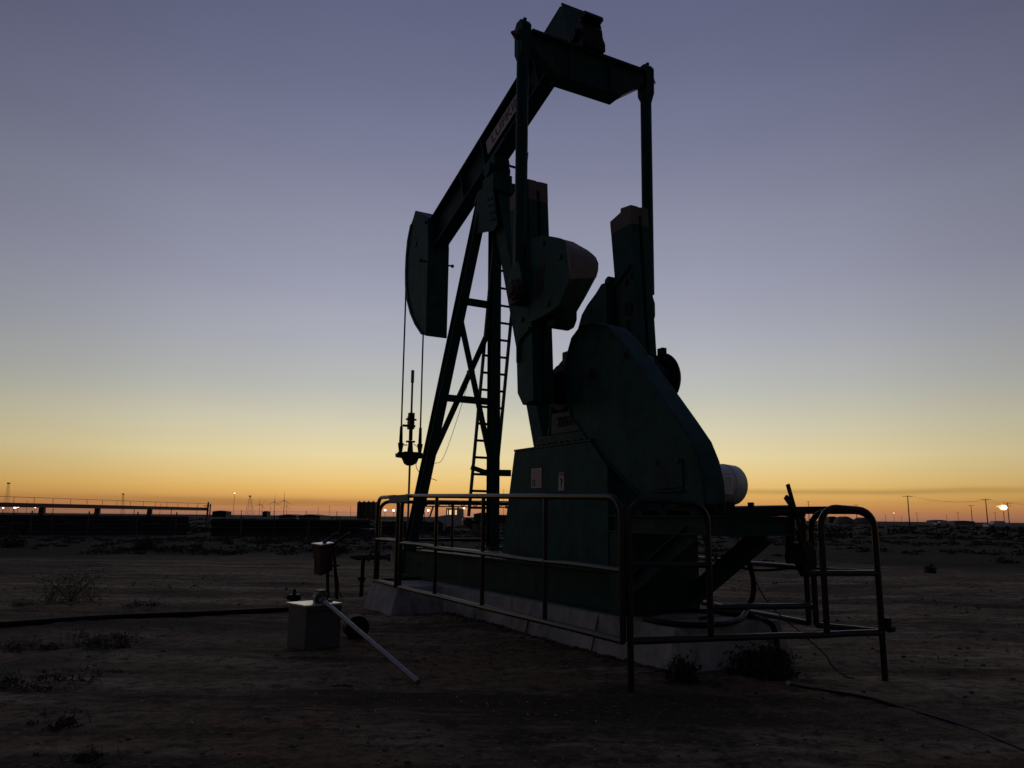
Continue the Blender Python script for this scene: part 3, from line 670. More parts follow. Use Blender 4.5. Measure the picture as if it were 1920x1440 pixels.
# ------------------------------------------------------------------ concrete
m = MB(); A = [(-1.80, -.60), (-1.80, .86), (3.7, .86), (3.7, -.64)]; B = [(-1.66, -.50), (-1.66, .80), (3.7, .80), (3.7, -.60)]
m.loft([L(a, b, -.1) for a, b in A], [L(a, b, .36) for a, b in B])
m.lbox(-1.2, 3.7, -.5, .5, .361, .372)
slab = obj('concrete_slab', m, 'concrete', None, .015)
m = MB()
for a in (-.55, .75, 2.05): m.bar(L(a, -.515, .361), L(a, -.618, -.02), .012, .012, EA)
obj('form_joint', m, 'clod', slab, split=True); tag(slab, 'long pale concrete slab carrying the pumpjack skid', 'concrete slab')
m = MB(); m.loft([L(a, b, -.1) for a, b in ((2.93, -1.44), (2.93, 1.44), (4.05, 1.44), (4.05, -1.44))], [L(a, b, .355) for a, b in ((3.12, -1.24), (3.12, 1.24), (4.22, 1.24), (4.22, -1.24))])
# the slab butts against this block: leave its middle out by ending the slab at the block
blk = obj('concrete_block', m, 'concrete', None, .02); tag(blk, 'wide sloping concrete cross block under the well end of the pumpjack', 'concrete block')

# ------------------------------------------------------------------ guard rails
def arcpts(c, u_, v_, r, n=6): return [c+u_*(r*math.sin(k*math.pi/2/n))+v_*(r*math.cos(k*math.pi/2/n)) for k in range(n+1)]
def panel(p0, p1, zb, zt, mids, posts, label, legs=(), r=.027, gap=None, rc=.16, dz=0):
    p0, p1 = V(p0), V(p1); d = p1-p0; Ld = d.length; d.normalize()
    root = empty('guard_rail', (p0.x, p0.y, 0), label, 'guard rail', 'guard rails around the pumpjack')
    q = lambda t, z: V((p0.x+d.x*Ld*t, p0.y+d.y*Ld*t, z+dz*(1-t)*(z-zb)/(zt-zb)))
    def hoop(t0, t1):
        a, b = q(t0, zb), q(t1, zb); ta, tb = q(t0, zt), q(t1, zt)
        c0 = ta+d*rc-EZ*rc; c1 = tb-d*rc-EZ*rc
        left = [c0+(-d)*(rc*math.cos(k*math.pi/12))+EZ*(rc*math.sin(k*math.pi/12)) for k in range(7)]
        right = [c1+d*(rc*math.sin(k*math.pi/12))+EZ*(rc*math.cos(k*math.pi/12)) for k in range(7)]
        return [a]+left+right+[b]
    if gap: hs = [(0, gap[0]), (gap[1], 1)]
    else: hs = [(0, 1)]
    for h in hs: obj('frame', MB().tube(hoop(*h), r, 10), 'rail', root)
    def bent(t0, t1, z):
        pts = [q(t0+(t1-t0)*i/7, z)+(V((0, 0, 0)) if i in (0, 7) else V((random.gauss(0, 1), random.gauss(0, 1), random.gauss(0, 1)))*(.0011*(q(t1, z)-q(t0, z)).length)) for i in range(8)]
        return curve(pts, 3)
    obj('bottom_rail', MB().tube(bent(0, 1, zb), r, 10), 'rail', root)
    for t0, t1, z in mids: obj('mid_rail', MB().tube(bent(t0, t1, z), r*.9, 10), 'rail', root)
    for t in posts: obj('post', MB().cyl(q(t, zb), q(t, zt), r*.82, n=10), 'rail', root)
    for t, zl in legs:
        pz = q(t, zb); obj('leg', MB().cyl((pz.x, pz.y, zl), (pz.x, pz.y, pz.z), r*.95, n=10), 'rail', root)
    return root
def G(a, b): return L(a, b, 0)
panel(G(4.10, -1.23), G(3.17, -1.26), .37, 1.575, [(0, 1, .97)], [], 'short guard rail section at the well end, next to a pale plate', [(0, -.08)], dz=.0)
panel(G(2.98, -1.28), G(-2.12, -1.405), .37, 1.475, [(0, 1, .90)], [.245, .505, .765], 'long three post guard rail along the near side of the pumpjack', dz=.10)
panel(G(-2.14, -1.35), G(-2.68, .90), .37, 1.40, [(0, .30, .92), (.70, 1, .86), (.30, .70, .60)], [], 'guard rail across the motor end with two hoops and a low middle bar', [(0, -.05), (1, -.05)], gap=(.30, .765), dz=.05)
panel(G(-2.66, .93), G(-2.11, .775), .37, 1.385, [(0, 1, .86)], [], 'short far side guard rail section beside the brake lever')
panel(G(-1.99, .82), G(1.40, 1.36), .37, 1.42, [(0, 1, .86)], [.45], 'guard rail on the far side behind the motor and gear box')
panel(G(1.55, 1.38), G(4.05, 1.26), .37, 1.5, [(0, 1, .95)], [.33, .66], 'guard rail on the far side behind the ladder and legs')
panel(G(4.16, -1.18), G(4.12, 1.22), .37, 1.52, [(0, 1, .95)], [.5], 'guard rail across the well end in front of the polished rod')
def plate(a0, b0, a1, b1, z0, z1, label, m='lid'):
    p0, p1 = G(a0, b0), G(a1, b1); d = (p1-p0); c = (p0+p1)/2+EZ*((z0+z1)/2)
    o = obj('joining_plate', MB().box(c, d/2, EZ*((z1-z0)/2), d.normalized().cross(EZ)*.006), m, None)
    return tag(o, label, 'plate', 'plates joining the guard rails')
plate(3.42, -1.305, 2.62, -1.335, 1.49, 1.59, 'pale bolted plate joining two rails at the well end', 'bldg')
plate(-2.42, .81, -1.55, .85, 1.36, 1.43, 'dark flat plate joining two far rails near the brake lever', 'dark')
for (a, b, z, nm) in ((-2.05, .80, 1.2, 'upper'), (-2.05, .80, .56, 'lower')):
    pass
m = MB()
for z in (1.24, .52): m.cyl(L(-2.12, .775, z), L(-1.98, .82, z), .016, n=8); m.box(L(-2.05, .80, z), EB*.03, EA*.02, EZ*.025)
o = obj('clamp_bolts', m, 'steel', None); tag(o, 'pair of bolted clamps between the two far rail posts', 'clamp')
m = MB(); m.cyl(L(-2.72, .93, .40), L(-2.72, .99, .40), .03, n=8); m.box(L(-2.70, .95, .44), EB*.025, EA*.025, EZ*.05)
o = obj('rail_clamp', m, 'dark', None); tag(o, 'small clamp on the low end of the right hand rail post', 'clamp')

# ------------------------------------------------------------------ cable loops by the slab
zs = .385
loop = [onz(x, y, zs) for x, y in ((1384, 1163), (1330, 1172), (1262, 1170), (1212, 1160), (1225, 1151), (1300, 1146), (1395, 1153), (1436, 1164))]
t0 = onz(1402, 1140, .45); Yh = t0.y
hose = [at(1395, 1015, Yh), at(1403, 1050, Yh), at(1412, 1085, Yh), at(1412, 1115, Yh), at(1402, 1140, Yh)]+loop+[loop[-1]+V((.06, -.05, -.08)), loop[-1]+V((.08, -.08, -.34))]
o = obj('power_cable', MB().tube(curve(hose, 6), .026, 8), 'black', None); tag(o, 'thick black cable looping down from the motor onto the slab', 'cable')
pw = [at(1403, 1062, Yh), at(1440, 1130, Yh-.1), at(1500, 1185, Yh-.6), onz(1545, 1225, .15), onz(1562, 1250, .05), onz(1585, 1268, .008), onz(1600, 1272, .008)]
o = obj('thin_wire', MB().tube(curve(pw, 6), .006, 5), 'black', None); tag(o, 'thin black wire sagging from the motor cable to the dirt', 'wire')
m = MB(); c = onz(1312, 1160, .385); m.cyl(c, c+V((.1, .03, .01)), .016, n=8); m.cyl(c+V((.1, .03, .01)), c+V((.13, .04, .012)), .026, n=8); o = obj('loose_bolt', m, 'dark', None); tag(o, 'loose dark bolt lying on the slab inside the cable loop', 'bolt')

# ------------------------------------------------------------------ cabinet, pipes, well fittings on the left
c = onz(570, 1221, 0); ex = (onz(637, 1213, 0)-c); ex.z = 0; wd = ex.length; ex.normalize(); ey = V((-ex.y, ex.x, 0)); dp = .36; hh = .41
bx = empty('grey_cabinet', c, 'weathered grey metal cabinet with a pale lid standing on the dirt', 'cabinet')
mid_ = c+ex*wd/2+ey*dp/2
obj('body', MB().box(mid_+EZ*hh/2, ex*wd/2, ey*dp/2, EZ*hh/2), 'greybox', bx, .006)
obj('lid', MB().box(mid_+EZ*(hh+.012)-ex*.01, ex*(wd/2+.012), ey*(dp/2+.015), EZ*.010), 'lid', bx, .003)
m = MB()
for zz in (.08, .33): m.box(c+ex*.05+ey*-.006+EZ*zz, ex*.03, ey*.006, EZ*.012)
m.box(c+ex*.30-ey*.008+EZ*.34, ex*.02, ey*.008, EZ*.012)
obj('hinge', m, 'steel', bx, split=True)
obj('door_seam', MB().box(c+ex*(wd*.5)-ey*.0015+EZ*.365, ex*(wd/2-.015), ey*.0012, EZ*.004), 'black', bx)
m = MB().tube(curve([mid_+ex*.16+ey*.19+EZ*.02, mid_+ex*.18+ey*.20+EZ*.30, mid_+ex*.20+ey*.16+EZ*(hh+.04), mid_+ex*.14+ey*.05+EZ*(hh+.035)], 6), .014, 6); obj('lead_wire', m, 'black', bx)
m = MB().box(mid_+ex*.12-ey*.03+EZ*(hh+.032), ex*.045, ey*.03, EZ*.010); obj('lid_clamp', m, 'dark', bx, .003)
# fallen pipe
p1 = onz(784, 1279, .03); p0 = mid_+ex*.02-ey*.10+EZ*(hh+.055)
d = (p1-p0).normalized()
pp = empty('leaning_pipe', p1, 'long galvanised pipe leaning from the cabinet lid down to the dirt', 'pipe')
obj('tube', MB().cyl(p0, p1, .022, n=12), 'galv', pp)
m = MB(); m.cyl(p0-d*.10, p0-d*.02, .075, n=12); m.cyl(p0-d*.03, p0+d*.06, .045, .03, n=12); m.box(p0-d*.06+EZ*.05, ex*.04, ey*.05, EZ*.03); obj('end_fitting', m, 'steel', pp, .004)
# black tub
c = onz(662, 1201, 0)+V((0, .1, 0)); ax = V((.35, -.9, 0)).normalized()
m = MB(); m.cyl(c+EZ*.125-ax*.10, c+EZ*.125+ax*.10, .125, .115, n=24); tb = empty('tub', c, 'small black round tub lying on its side behind the leaning pipe', 'tub')
obj('shell', m, 'black', tb, .006); obj('rim', MB().cyl(c+EZ*.125+ax*.10, c+EZ*.125+ax*.112, .128, n=24), 'dark', tb)
# junction box on a stand
c = onz(628, 1122, 0); Y = c.y
st_ = empty('junction_box', c, 'red brown junction box on a two leg pipe stand', 'junction box')
obj('cabinet', MB().loft([at(588, 1076, Y), at(601, 1080, Y-.12), at(624, 1070, Y+.05), at(614, 1067, Y+.2)], [at(586, 1020, Y), at(601, 1023, Y-.12), at(624, 1019, Y+.05), at(614, 1017, Y+.2)]), 'brown', st_, .006)
obj('cabinet_lid', MB().loft([at(583, 1020.5, Y-.02), at(601, 1023, Y-.16), at(627, 1019.5, Y+.05), at(614, 1017, Y+.24)], [at(583, 1018.5, Y-.02), at(601, 1021, Y-.16), at(627, 1017.5, Y+.05), at(614, 1015, Y+.24)]), 'lid', st_)
obj('label_strip', MB().loft([at(586.5, 1066, Y-.03), at(589, 1067, Y-.05), at(589, 1048, Y-.05), at(586.5, 1047, Y-.03)], [at(586.5, 1066, Y-.035), at(589, 1067, Y-.055), at(589, 1048, Y-.055), at(586.5, 1047, Y-.035)]), 'sign', st_)
for x0, x1, yb in ((615, 613, 1120), (632, 626, 1124)):
    obj('leg', MB().cyl(at(x0, yb, Y), at(x1, 1026, Y), .026, n=8), 'dark', st_)
m = MB(); m.bar(at(612, 1079, Y), at(630, 1080, Y), .02, .03, EZ); m.bar(at(612, 1117, Y), at(632, 1118, Y), .02, .03, EZ); m.bar(at(620, 1061, Y), at(638, 1060, Y), .03, .04, EZ); m.bar(at(620, 1026, Y), at(637, 1025, Y), .03, .03, EZ); obj('bracket', m, 'dark', st_, split=True)
for q in (((606, 1019), (632, 999)), ((624, 1022), (655, 999))):
    obj('conduit_pipe', MB().cyl(at(*q[0], Y+.02), at(*q[1], Y-.05), .022, n=8), 'dark', st_)
m = MB().tube(curve([at(629, 1060, Y), at(634, 1090, Y), at(636, 1110, Y), at(642, 1122, Y)], 5), .009, 5); obj('loose_wire', m, 'dark', st_)
# wellhead tee with valve
c = onz(678, 1118, 0); Y = c.y
wh = empty('wellhead_valve', c, 'small wellhead tee with a yellowish valve on a flanged riser', 'valve')
m = MB(); m.cyl(at(677, 1121, Y), at(681, 1050, Y), .035, n=10); m.cyl(at(678, 1089, Y), at(678.5, 1081, Y), .065, n=10); obj('riser', m, 'dark', wh)
m = MB(); m.cyl(at(657, 1044, Y), at(668, 1045, Y), .02, .045, n=10); m.cyl(at(668, 1045, Y), at(722, 1044, Y+.1), .046, n=10); m.cyl(at(722, 1044, Y+.1), at(734, 1044, Y+.1), .04, .085, n=10); obj('cross_pipe', m, 'yellow', wh)
m = MB(); m.cyl(at(695, 1042, Y), at(697, 1030, Y), .022, n=8); m.ball(at(700, 1024, Y), .035); m.cyl(at(689, 1045, Y), at(694, 1045, Y), .065, n=10); obj('valve_handle', m, 'yellow', wh)
# short fitting near the flowline
c = onz(551, 1131, 0); Y = c.y
m = MB(); m.cyl(c-EZ*.02, c+EZ*.10, .06, n=10); m.cyl(c+EZ*.10, c+EZ*.13, .085, n=10); m.cyl(c+EZ*.13, c+EZ*.21, .032, .02, n=8); m.cyl(c+EZ*.08-V((.1, 0, 0)), c+EZ*.08+V((.1, 0, 0)), .035, n=8)
o = obj('pipe_fitting', m, 'dark', None); tag(o, 'stubby dark pipe fitting rising from the dirt behind the grey cabinet', 'pipe fitting')
fl_ = [onz(x, y, .04) for x, y in ((-260, 1180), (0, 1168), (200, 1157), (400, 1147), (548, 1140), (640, 1137))]
for k, p_ in enumerate(fl_): p_.z = .022+gh(p_.x, p_.y)*.5
o = obj('flowline_pipe', MB().tube(curve(fl_, 8), .038, 10), 'black', None); tag(o, 'dark flowline pipe lying along the dirt to the left edge', 'pipe')
gp2 = [onz(x, y, .02) for x, y in ((1478, 1279), (1530, 1287), (1620, 1302), (1700, 1322), (1790, 1350), (1920, 1398), (2080, 1470))]
for k_, p_ in enumerate(gp2): p_.z = (.004, .002, .006, -.006, .004, .001, .004)[k_]+gh(p_.x, p_.y)
o = obj('buried_pipe', MB().tube(curve(gp2, 10), .012, 8), 'dark', None); tag(o, 'thin half buried pipe curving through the dirt at lower right', 'pipe')
m = MB(); c = gp2[0]; m.ball(c+EZ*.006, .022); o = obj('pale_cap', m, 'concrete', None); tag(o, 'small pale cap at the end of the half buried pipe', 'pipe cap')

# ------------------------------------------------------------------ plants near the pumpjack
def leafclump(mb, c, rx, ry, rz, n, s, flat=1.0, pw=.5):
    for _ in range(n):
        while True:
            d = V((random.uniform(-1, 1), random.uniform(-1, 1), random.uniform(-.15, 1)))
            if .05 < d.length < 1: break
        d = d*(.55+.45*random.random()**pw)
        k = .72+.38*noise.noise(d*2.3+c)
        p = c+V((d.x*rx, d.y*ry, d.z*rz))*k*1.25
        e1 = V((random.gauss(0, 1), random.gauss(0, 1), random.gauss(0, 1)*flat)).normalized(); e2 = e1.orthogonal().normalized()
        e2 = Matrix.Rotation(random.random()*6.28, 3, e1) @ e2
        l_ = s*random.uniform(.6, 1.5)
        mb.add([p-e1*l_, p+e2*l_*.32, p+e1*l_, p-e2*l_*.32], [(0, 1, 2, 3)])
def bush(name, c, rx, ry, rz, n, s, m, label, cat, group=None, twigs=14):
    root = empty(name, c, label, cat, group)
    f = MB(); leafclump(f, V(c), rx, ry, rz, n, s); obj('foliage', f, m, root, smooth=False)
    t = MB()
    for _ in range(twigs):
        a = random.uniform(0, 6.28); k = random.uniform(.4, 1.05)
        k *= .85; e = V(c)+V((rx*k*math.cos(a), ry*k*math.sin(a), rz*random.uniform(.35, .85)))
        t.tube([V(c)-EZ*.02, V(c).lerp(e, .5)+EZ*rz*.12, e], [.0034*rz/.3, .0026*rz/.3, .001*rz/.3], 4)
    obj('stems', t, 'twig', root)
bush('dry_bush', onz(1281, 1276), .17, .16, .25, 1300, .020, 'leafdark', 'round dark bush in front of the slab corner post', 'bush')
c = onz(1432, 1266); bush('dry_bush', c, .36, .26, .33, 3200, .022, 'leafdark', 'wide dark bush spreading behind the slab, under the low rail', 'bush', None, 26)
bush('dry_bush', onz(1745, 1074), .19, .19, .24, 900, .025, 'leafdark', 'lone round tumbleweed on the bare dirt at right', 'tumbleweed')
bush('creosote_bush', onz(132, 1126), .66, .5, .62, 2600, .018, 'leaf', 'airy olive bush standing on the left near the flowline', 'bush', None, 7)
bush('creosote_bush', onz(272, 1030), .55, .5, .55, 1100, .05, 'leafdark', 'dark mounded bush in the scrub left of centre', 'bush')
bush('creosote_bush', onz(22, 1026), .7, .5, .6, 1100, .05, 'leafdark', 'dark mounded bush in the scrub at the left edge', 'bush')
bush('creosote_bush', at(905, 1010, 27)*1.0, .7, .6, .62, 1300, .045, 'leaf', 'olive bush seen through the rails between the post legs', 'bush')
bush('creosote_bush', onz(640, 1036), .5, .4, .45, 900, .04, 'leafdark', 'low dark bush behind the junction box', 'bush')
for x, y, rx, ry, rz, n_, m_, lb in (
    (40, 1212, .34, .22, .10, 500, 'leaf', 'low green weed patch on the dirt below the flowline at the left edge'),
    (150, 1216, .50, .24, .13, 900, 'leafdark', 'widest dark weed patch on the dirt below the flowline'),
    (205, 1196, .30, .16, .07, 320, 'leaf', 'thin green weed patch just below the flowline, right of the widest patch'),
    (75, 1283, .42, .2, .09, 560, 'leafdark', 'flat dark weed patch at left under the other patches'),
    (170, 1262, .30, .14, .06, 260, 'leaf', 'thin flat weed patch right of the flat dark one'),
    (118, 1356, .15, .12, .075, 380, 'leafdark', 'small dark tuft alone in the lower left dirt'),
    (165, 1426, .13, .10, .06, 300, 'leafdark', 'small dark tuft at the bottom left edge'),
    (55, 1138, .30, .22, .12, 420, 'leaf', 'dry weed tuft beside the airy olive bush'),
    (285, 1140, .34, .2, .12, 420, 'leafdark', 'dark weeds growing against the far side of the flowline'),
    (640, 1288, .12, .09, .03, 160, 'leafdark', 'tiny flat tuft on the dirt left of the fallen pipe end')):
    c = onz(x, y); c.z = gh(c.x, c.y)-.01
    root = empty('weed_patch', c, lb, 'weeds', 'weed patches in the dirt')
    f = MB()
    for _ in range(7):
        q = V((random.gauss(0, rx*.5), random.gauss(0, ry*.5), 0)); k = random.uniform(.25, .6)
        leafclump(f, c+q, rx*k, ry*k, rz*random.uniform(.5, 1.3), n_//6, .016)
    t = f
    for _ in range(12):
        q = c+V((random.gauss(0, rx*.5), random.gauss(0, ry*.5), 0)); t.tube([q-EZ*.02, q+V((random.uniform(-.05, .05), random.uniform(-.05, .05), rz*random.uniform(.7, 1.7)))], [.003, .001], 4)
    obj('foliage', f, m_, root, smooth=False)

# stuff: scrub band, clods, stone chips
m = MB()
for _ in range(1500):
    y = 25+40*random.random()**.75; x = random.uniform(-.75, .75)*y
    if abs(x) < .16*y and y < 30: continue
    k = noise.noise(V((x*.12, y*.12, 0)))
    if k < -.15: continue
    s = random.uniform(.14, .42)*(1.25 if k > .2 else .8)
    leafclump(m, V((x, y, gh(x, y)-.02)), s*1.7, s*1.3, s*.62, int(40+60*s), .07)
for _ in range(1100):
    y = 60+170*random.random(); x = random.uniform(-.8, .8)*y
    s = random.uniform(.3, .8); leafclump(m, V((x, y, -.05)), s*2.2, s*1.5, s*.7, 22, .28)
o = obj('scrub', m, 'leafbrown', None, smooth=False); tag(o, 'low brown desert scrub covering the plain', 'scrub', None, 'stuff')
m = MB(); m2 = MB()
def rock(mb, c, s):
    u = 6; mb.ball(c, s*random.uniform(.8, 1.4), s*random.uniform(.7, 1.2), s*random.uniform(.45, .8), u, 4, .22)
for _ in range(6500):
    y = 1.9+16*random.random()**1.35; x = random.uniform(-.72, .72)*y
    if noise.noise(V((x*.55, y*.55, 6))) < random.uniform(-.25, .5): continue
    la, lb_, _z = toL(V((x, y, 0)))
    if -1.9 < la < 4.3 and -.75 < lb_ < .95: continue
    s = random.choice((.004, .004, .005, .006, .007, .008, .010, .013, .020))*(.6+.05*y)
    rock(m, V((x, y, gh(x, y)+s*.2)), s)
for _ in range(420):
    y = 1.9+5.5*random.random()**1.2; x = random.uniform(-.72, .72)*y
    if x > .1*y and random.random() < .75: continue
    s = random.uniform(.003, .007); rock(m2, V((x, y, gh(x, y)+s*.3)), s)
for _ in range(420):                         # loose soil banked along the foot of the slab
    a = random.uniform(-1.9, 2.9); b = -.60-abs(random.gauss(0, .05)); q = L(a, b, 0); s_ = random.choice((.008, .012, .018, .028)); rock(m, V((q.x, q.y, gh(q.x, q.y)+s_*.2)), s_)
o = obj('dirt_clods', m, 'clod', None); tag(o, 'dirt clods and small stones strewn over the pad', 'clods', None, 'stuff')
o = obj('stone_chips', m2, 'chip', None); tag(o, 'pale stone chips glinting in the foreground dirt', 'stone chips', None, 'stuff')

# ------------------------------------------------------------------ pipe yard on the left
def stack(xa, xb, Ya, Yb, yt, label, joints, cover=True):
    A0 = at(xa, 997, Ya); B0 = at(xb, 997, Yb); A0.z = B0.z = -.05
    d = (B0-A0); n_ = V((-d.y, d.x, 0)).normalized(); A0 += n_*.0
    zt = at((xa+xb)/2, yt, (Ya+Yb)/2).z
    root = empty('pipe_stack', A0, label, 'pipe stack', 'stacks in the pipe yard')
    m = MB(); rr = .11; rows = max(2, int((zt-.1)/(.2)))
    for k in range(rows):
        z = .12+k*(zt-.18)/(rows-.5)
        for t in range(3 if k < rows-1 else 2): m.cyl(A0+n_*(t*.23+.1*(k % 2))+EZ*z, B0+n_*(t*.23+.1*(k % 2))+EZ*z, rr, n=8)
    obj('pipes', m, 'tarp', root)
    for t in joints:
        p = A0+d*t; obj('stake', MB().box(p-n_*.14+EZ*zt*.55, d.normalized()*.04, n_*.03, EZ*zt*.6), 'greybox', root)
    if cover:
        m = MB(); m.box((A0+B0)/2+n_*.35+EZ*(zt+.02), d*.5, n_*.40, EZ*.012); obj('top_sheet', m, 'cover', root)
    return root
stack(-190, 352, 46, 53, 962, 'long dark stack of pipes under pale sheets at the left edge', (.42, .62, .8, .95))
stack(396, 692, 50, 53, 971, 'dark stack of pipes with a pale top left of the pumpjack', (.18, .38, .6, .8))
stack(716, 830, 60, 62, 976, 'short dark stack of pipes seen between the well end rails', (.5,))
stack(686, 716, 49, 50, 991, 'low dark bundle of pipes beside the rail at centre left', (.5,), True)
# chain link fence in front of the yard
fc = empty('yard_fence', at(95, 998, 44), 'thin post and wire fence along the front of the pipe yard', 'fence')
fpx = [-60, 20, 95, 175, 248, 318, 385, 450, 512, 572, 630, 690, 742, 795]
tops = []
for x in fpx:
    p = at(x, 998, 44); p.z = -.05; t = V((p.x, p.y, 1.55)); tops.append((p, t))
    obj('post', MB().cyl(p, t, .020, n=6), 'far', fc)
for z in (1.5, 1.05, .6): obj('wire', MB().tube([V((p.x, p.y, z)) for p, t in tops], .006, 4), 'far', fc)
# raised red pipe rack with a thin hand rail
A0 = at(-60, 945, 56); B0 = at(388, 954.5, 92)
rk = empty('pipe_rack', V((A0.x, A0.y, 0)), 'long raised dark red pipe rack with a thin handrail at far left', 'pipe rack')
obj('deck_beam', MB().bar(A0, B0, .34, .22, EZ), 'redsteel', rk)
n = 17; top = []
for k in range(n):
    t = (k/(n-1)); p = A0.lerp(B0, t); q_ = A0.lerp(B0, t)+EZ*.62; top.append(q_); obj('handrail_post', MB().cyl(p, q_, .018, n=5), 'redsteel', rk)
obj('handrail', MB().tube(top, .018, 5), 'redsteel', rk)
for px in (78, 182, 280):
    t = (px+60)/448; t = t*56/(56*t+92*(1-t))
    p = A0.lerp(B0, t); m = MB(); m.loft([V((p.x-.28, p.y, -.05)), V((p.x+.28, p.y, -.05)), V((p.x+.28, p.y+.3, -.05)), V((p.x-.28, p.y+.3, -.05))], [V((p.x-.2, p.y, p.z-.12)), V((p.x+.2, p.y, p.z-.12)), V((p.x+.2, p.y+.3, p.z-.12)), V((p.x-.2, p.y+.3, p.z-.12))]); obj('support', m, 'redsteel', rk)
p = at(391, 962, 92); m = MB(); m.wbox(p.x-.16, p.x-.04, p.y-.1, p.y+.1, -.05, 2.75); m.wbox(p.x+.12, p.x+.2, p.y-.1, p.y+.1, -.05, 2.55); m.wbox(p.x-.6, p.x+.25, p.y-.05, p.y+.05, 2.25, 2.33); obj('end_frame', m, 'redsteel', rk)

# ------------------------------------------------------------------ truck with a laid over mast
Yt = 74.
def tp(px, py, dy=0): return at(px, py, Yt+dy)
tr = empty('mast_truck', tp(850, 990), 'white service truck with a mast laid over its cab, seen behind the rails', 'truck')
sx = tp(866, 980).x-tp(865, 980).x
xa = tp(803, 980).x; xb = tp(836, 980).x; xc = tp(866, 980).x; xd = tp(1010, 980).x
zg = 0.
m = MB(); m.loft([V((xa, Yt, .55)), V((xb, Yt, .55)), V((xb, Yt, 1.48)), V((xa+.25, Yt, 1.22)), V((xa, Yt, 1.05))], [V((xa, Yt+2.1, .55)), V((xb, Yt+2.1, .55)), V((xb, Yt+2.1, 1.48)), V((xa+.25, Yt+2.1, 1.22)), V((xa, Yt+2.1, 1.05))]); obj('hood', m, 'truck', tr, .06)
m = MB()
for y0, y1 in ((Yt-.05, Yt+.03), (Yt+2.12, Yt+2.2)):
    m.wbox(xb, xc, y0, y1, .6, 1.50); m.wbox(xb, xb+.12, y0, y1, 1.50, 1.98); m.wbox(xc-.5, xc, y0, y1, 1.50, 1.98); m.wbox(xb+.62, xb+.70, y0, y1, 1.50, 1.98); m.wbox(xb, xc, y0, y1, 1.98, 2.12)
m.wbox(xb+.02, xc-.02, Yt+.03, Yt+2.12, 2.02, 2.10); m.wbox(xb+.02, xc-.02, Yt+.03, Yt+2.12, .62, 1.2); m.wbox(xc-.5, xc-.42, Yt+.03, Yt+2.12, 1.5, 2.0); cab_ = obj('cab', m, 'truck', tr)
m = MB().wbox(xb+.12, xb+.62, Yt-.02, Yt-.01, 1.51, 1.97); m.wbox(xb+.7, xc-.5, Yt-.02, Yt-.01, 1.51, 1.97); obj('side_window', m, 'glass', cab_)
m = MB().wbox(xc+.1, xd, Yt+.3, Yt+1.9, .75, 1.0); m.wbox(xc+1.2, xd-1.5, Yt+.4, Yt+1.8, 1.0, 1.55); m.wbox(xc+.3, xc+.9, Yt+.1, Yt+.7, .5, 1.2); obj('bed', m, 'far', tr)
for x in (xa+.8, xc+1.2, xc+4.6, xc+5.7):
    for y in (Yt-.05, Yt+1.9):
        wl = obj('wheel', MB().cyl((x, y, .5), (x, y+.3, .5), .5, n=20), 'black', tr); obj('rim', MB().cyl((x, y-.02, .5), (x, y+.02, .5), .25, n=14), 'greybox', wl)
m = MB(); za = tp(795, 944).z; zb_ = tp(1010, 947).z; xm0 = tp(795, 944).x
for dz_, dy_ in ((0, .7), (0, 1.4), (.55, .7), (.55, 1.4)): m.bar(V((xm0, Yt+dy_, za-.25+dz_)), V((xd, Yt+dy_, zb_-.25+dz_)), .10, .10, EZ)
k = 0; x = xm0
while x < xd-.6:
    for dy_ in (.7, 1.4): m.bar(V((x, Yt+dy_, za-.25+(k % 2)*.55)), V((x+.6, Yt+dy_, za-.25+((k+1) % 2)*.55)), .06, .06, EZ)
    x += .6; k += 1
m.wbox(xm0, xd, Yt+.78, Yt+1.32, za-.1, za+.18); m.wbox(xb+1.0, xb+1.12, Yt+.9, Yt+1.2, 2.1, za-.2); m.bar(V((xm0+.3, Yt+1, .7)), V((xm0+.8, Yt+1, za-.2)), .12, .12, EB); m.bar(V((xd-3.2, Yt+1, za-.2)), V((xd-1.6, Yt+1, za-.75)), .25, .35, EZ); obj('mast', m, 'bldg', tr)

# ------------------------------------------------------------------ far things
def pole(px, yt, yb, Y, label, arms=((0, 1.25),), cat='utility pole', group='utility poles on the plain', lean=0):
    b = at(px, yb, Y); t = at(px, yt, Y); h = t.z
    root = empty('utility_pole', V((b.x, Y, 0)), label, cat, group)
    obj('shaft', MB().cyl((b.x, Y, -.3), (b.x, Y, h), .02*h, .013*h, n=6), 'wood', root)
    for dz_, wd_ in arms:
        m = MB().bar((b.x-wd_*h/8, Y-.05, h-.03*h-dz_), (b.x+wd_*h/8, Y+.05, h-.03*h-dz_), .012*h, .016*h, EZ)
        for q in (-.95, -.5, .5, .95): m.cyl((b.x+q*wd_*h/8, Y, h-.03*h-dz_), (b.x+q*wd_*h/8, Y, h-.005*h-dz_), .006*h, n=5)
        obj('crossarm', m, 'wood', root)
    return root
pole(1706, 929, 987, 190, 'nearest utility pole right of the guard rail', ((0, 1.3),))
pole(1607, 946, 977, 330, 'small distant utility pole just above the right hand rail hoop')
pole(1823, 947, 977, 330, 'utility pole midway between the nearest pole and the flare')
pole(1853, 935, 991, 195, 'utility pole with a wide crossarm left of the flare', ((0, 1.35),))
pole(1893, 942, 986, 230, 'utility pole with two crossarms right of the flare', ((0, 1.3), (.85, 1.0)))
pole(1720, 961, 974, 800, 'tiny far utility pole just right of the nearest pole')
pole(1867, 960, 976, 700, 'tiny far utility pole between the flare and its left neighbour')
pole(1797, 960, 975, 760, 'tiny far utility pole left of the pale vehicles')
pole(1516, 940, 952, 800, 'tiny far pole seen over the dark rail plate', ((0, .4),))
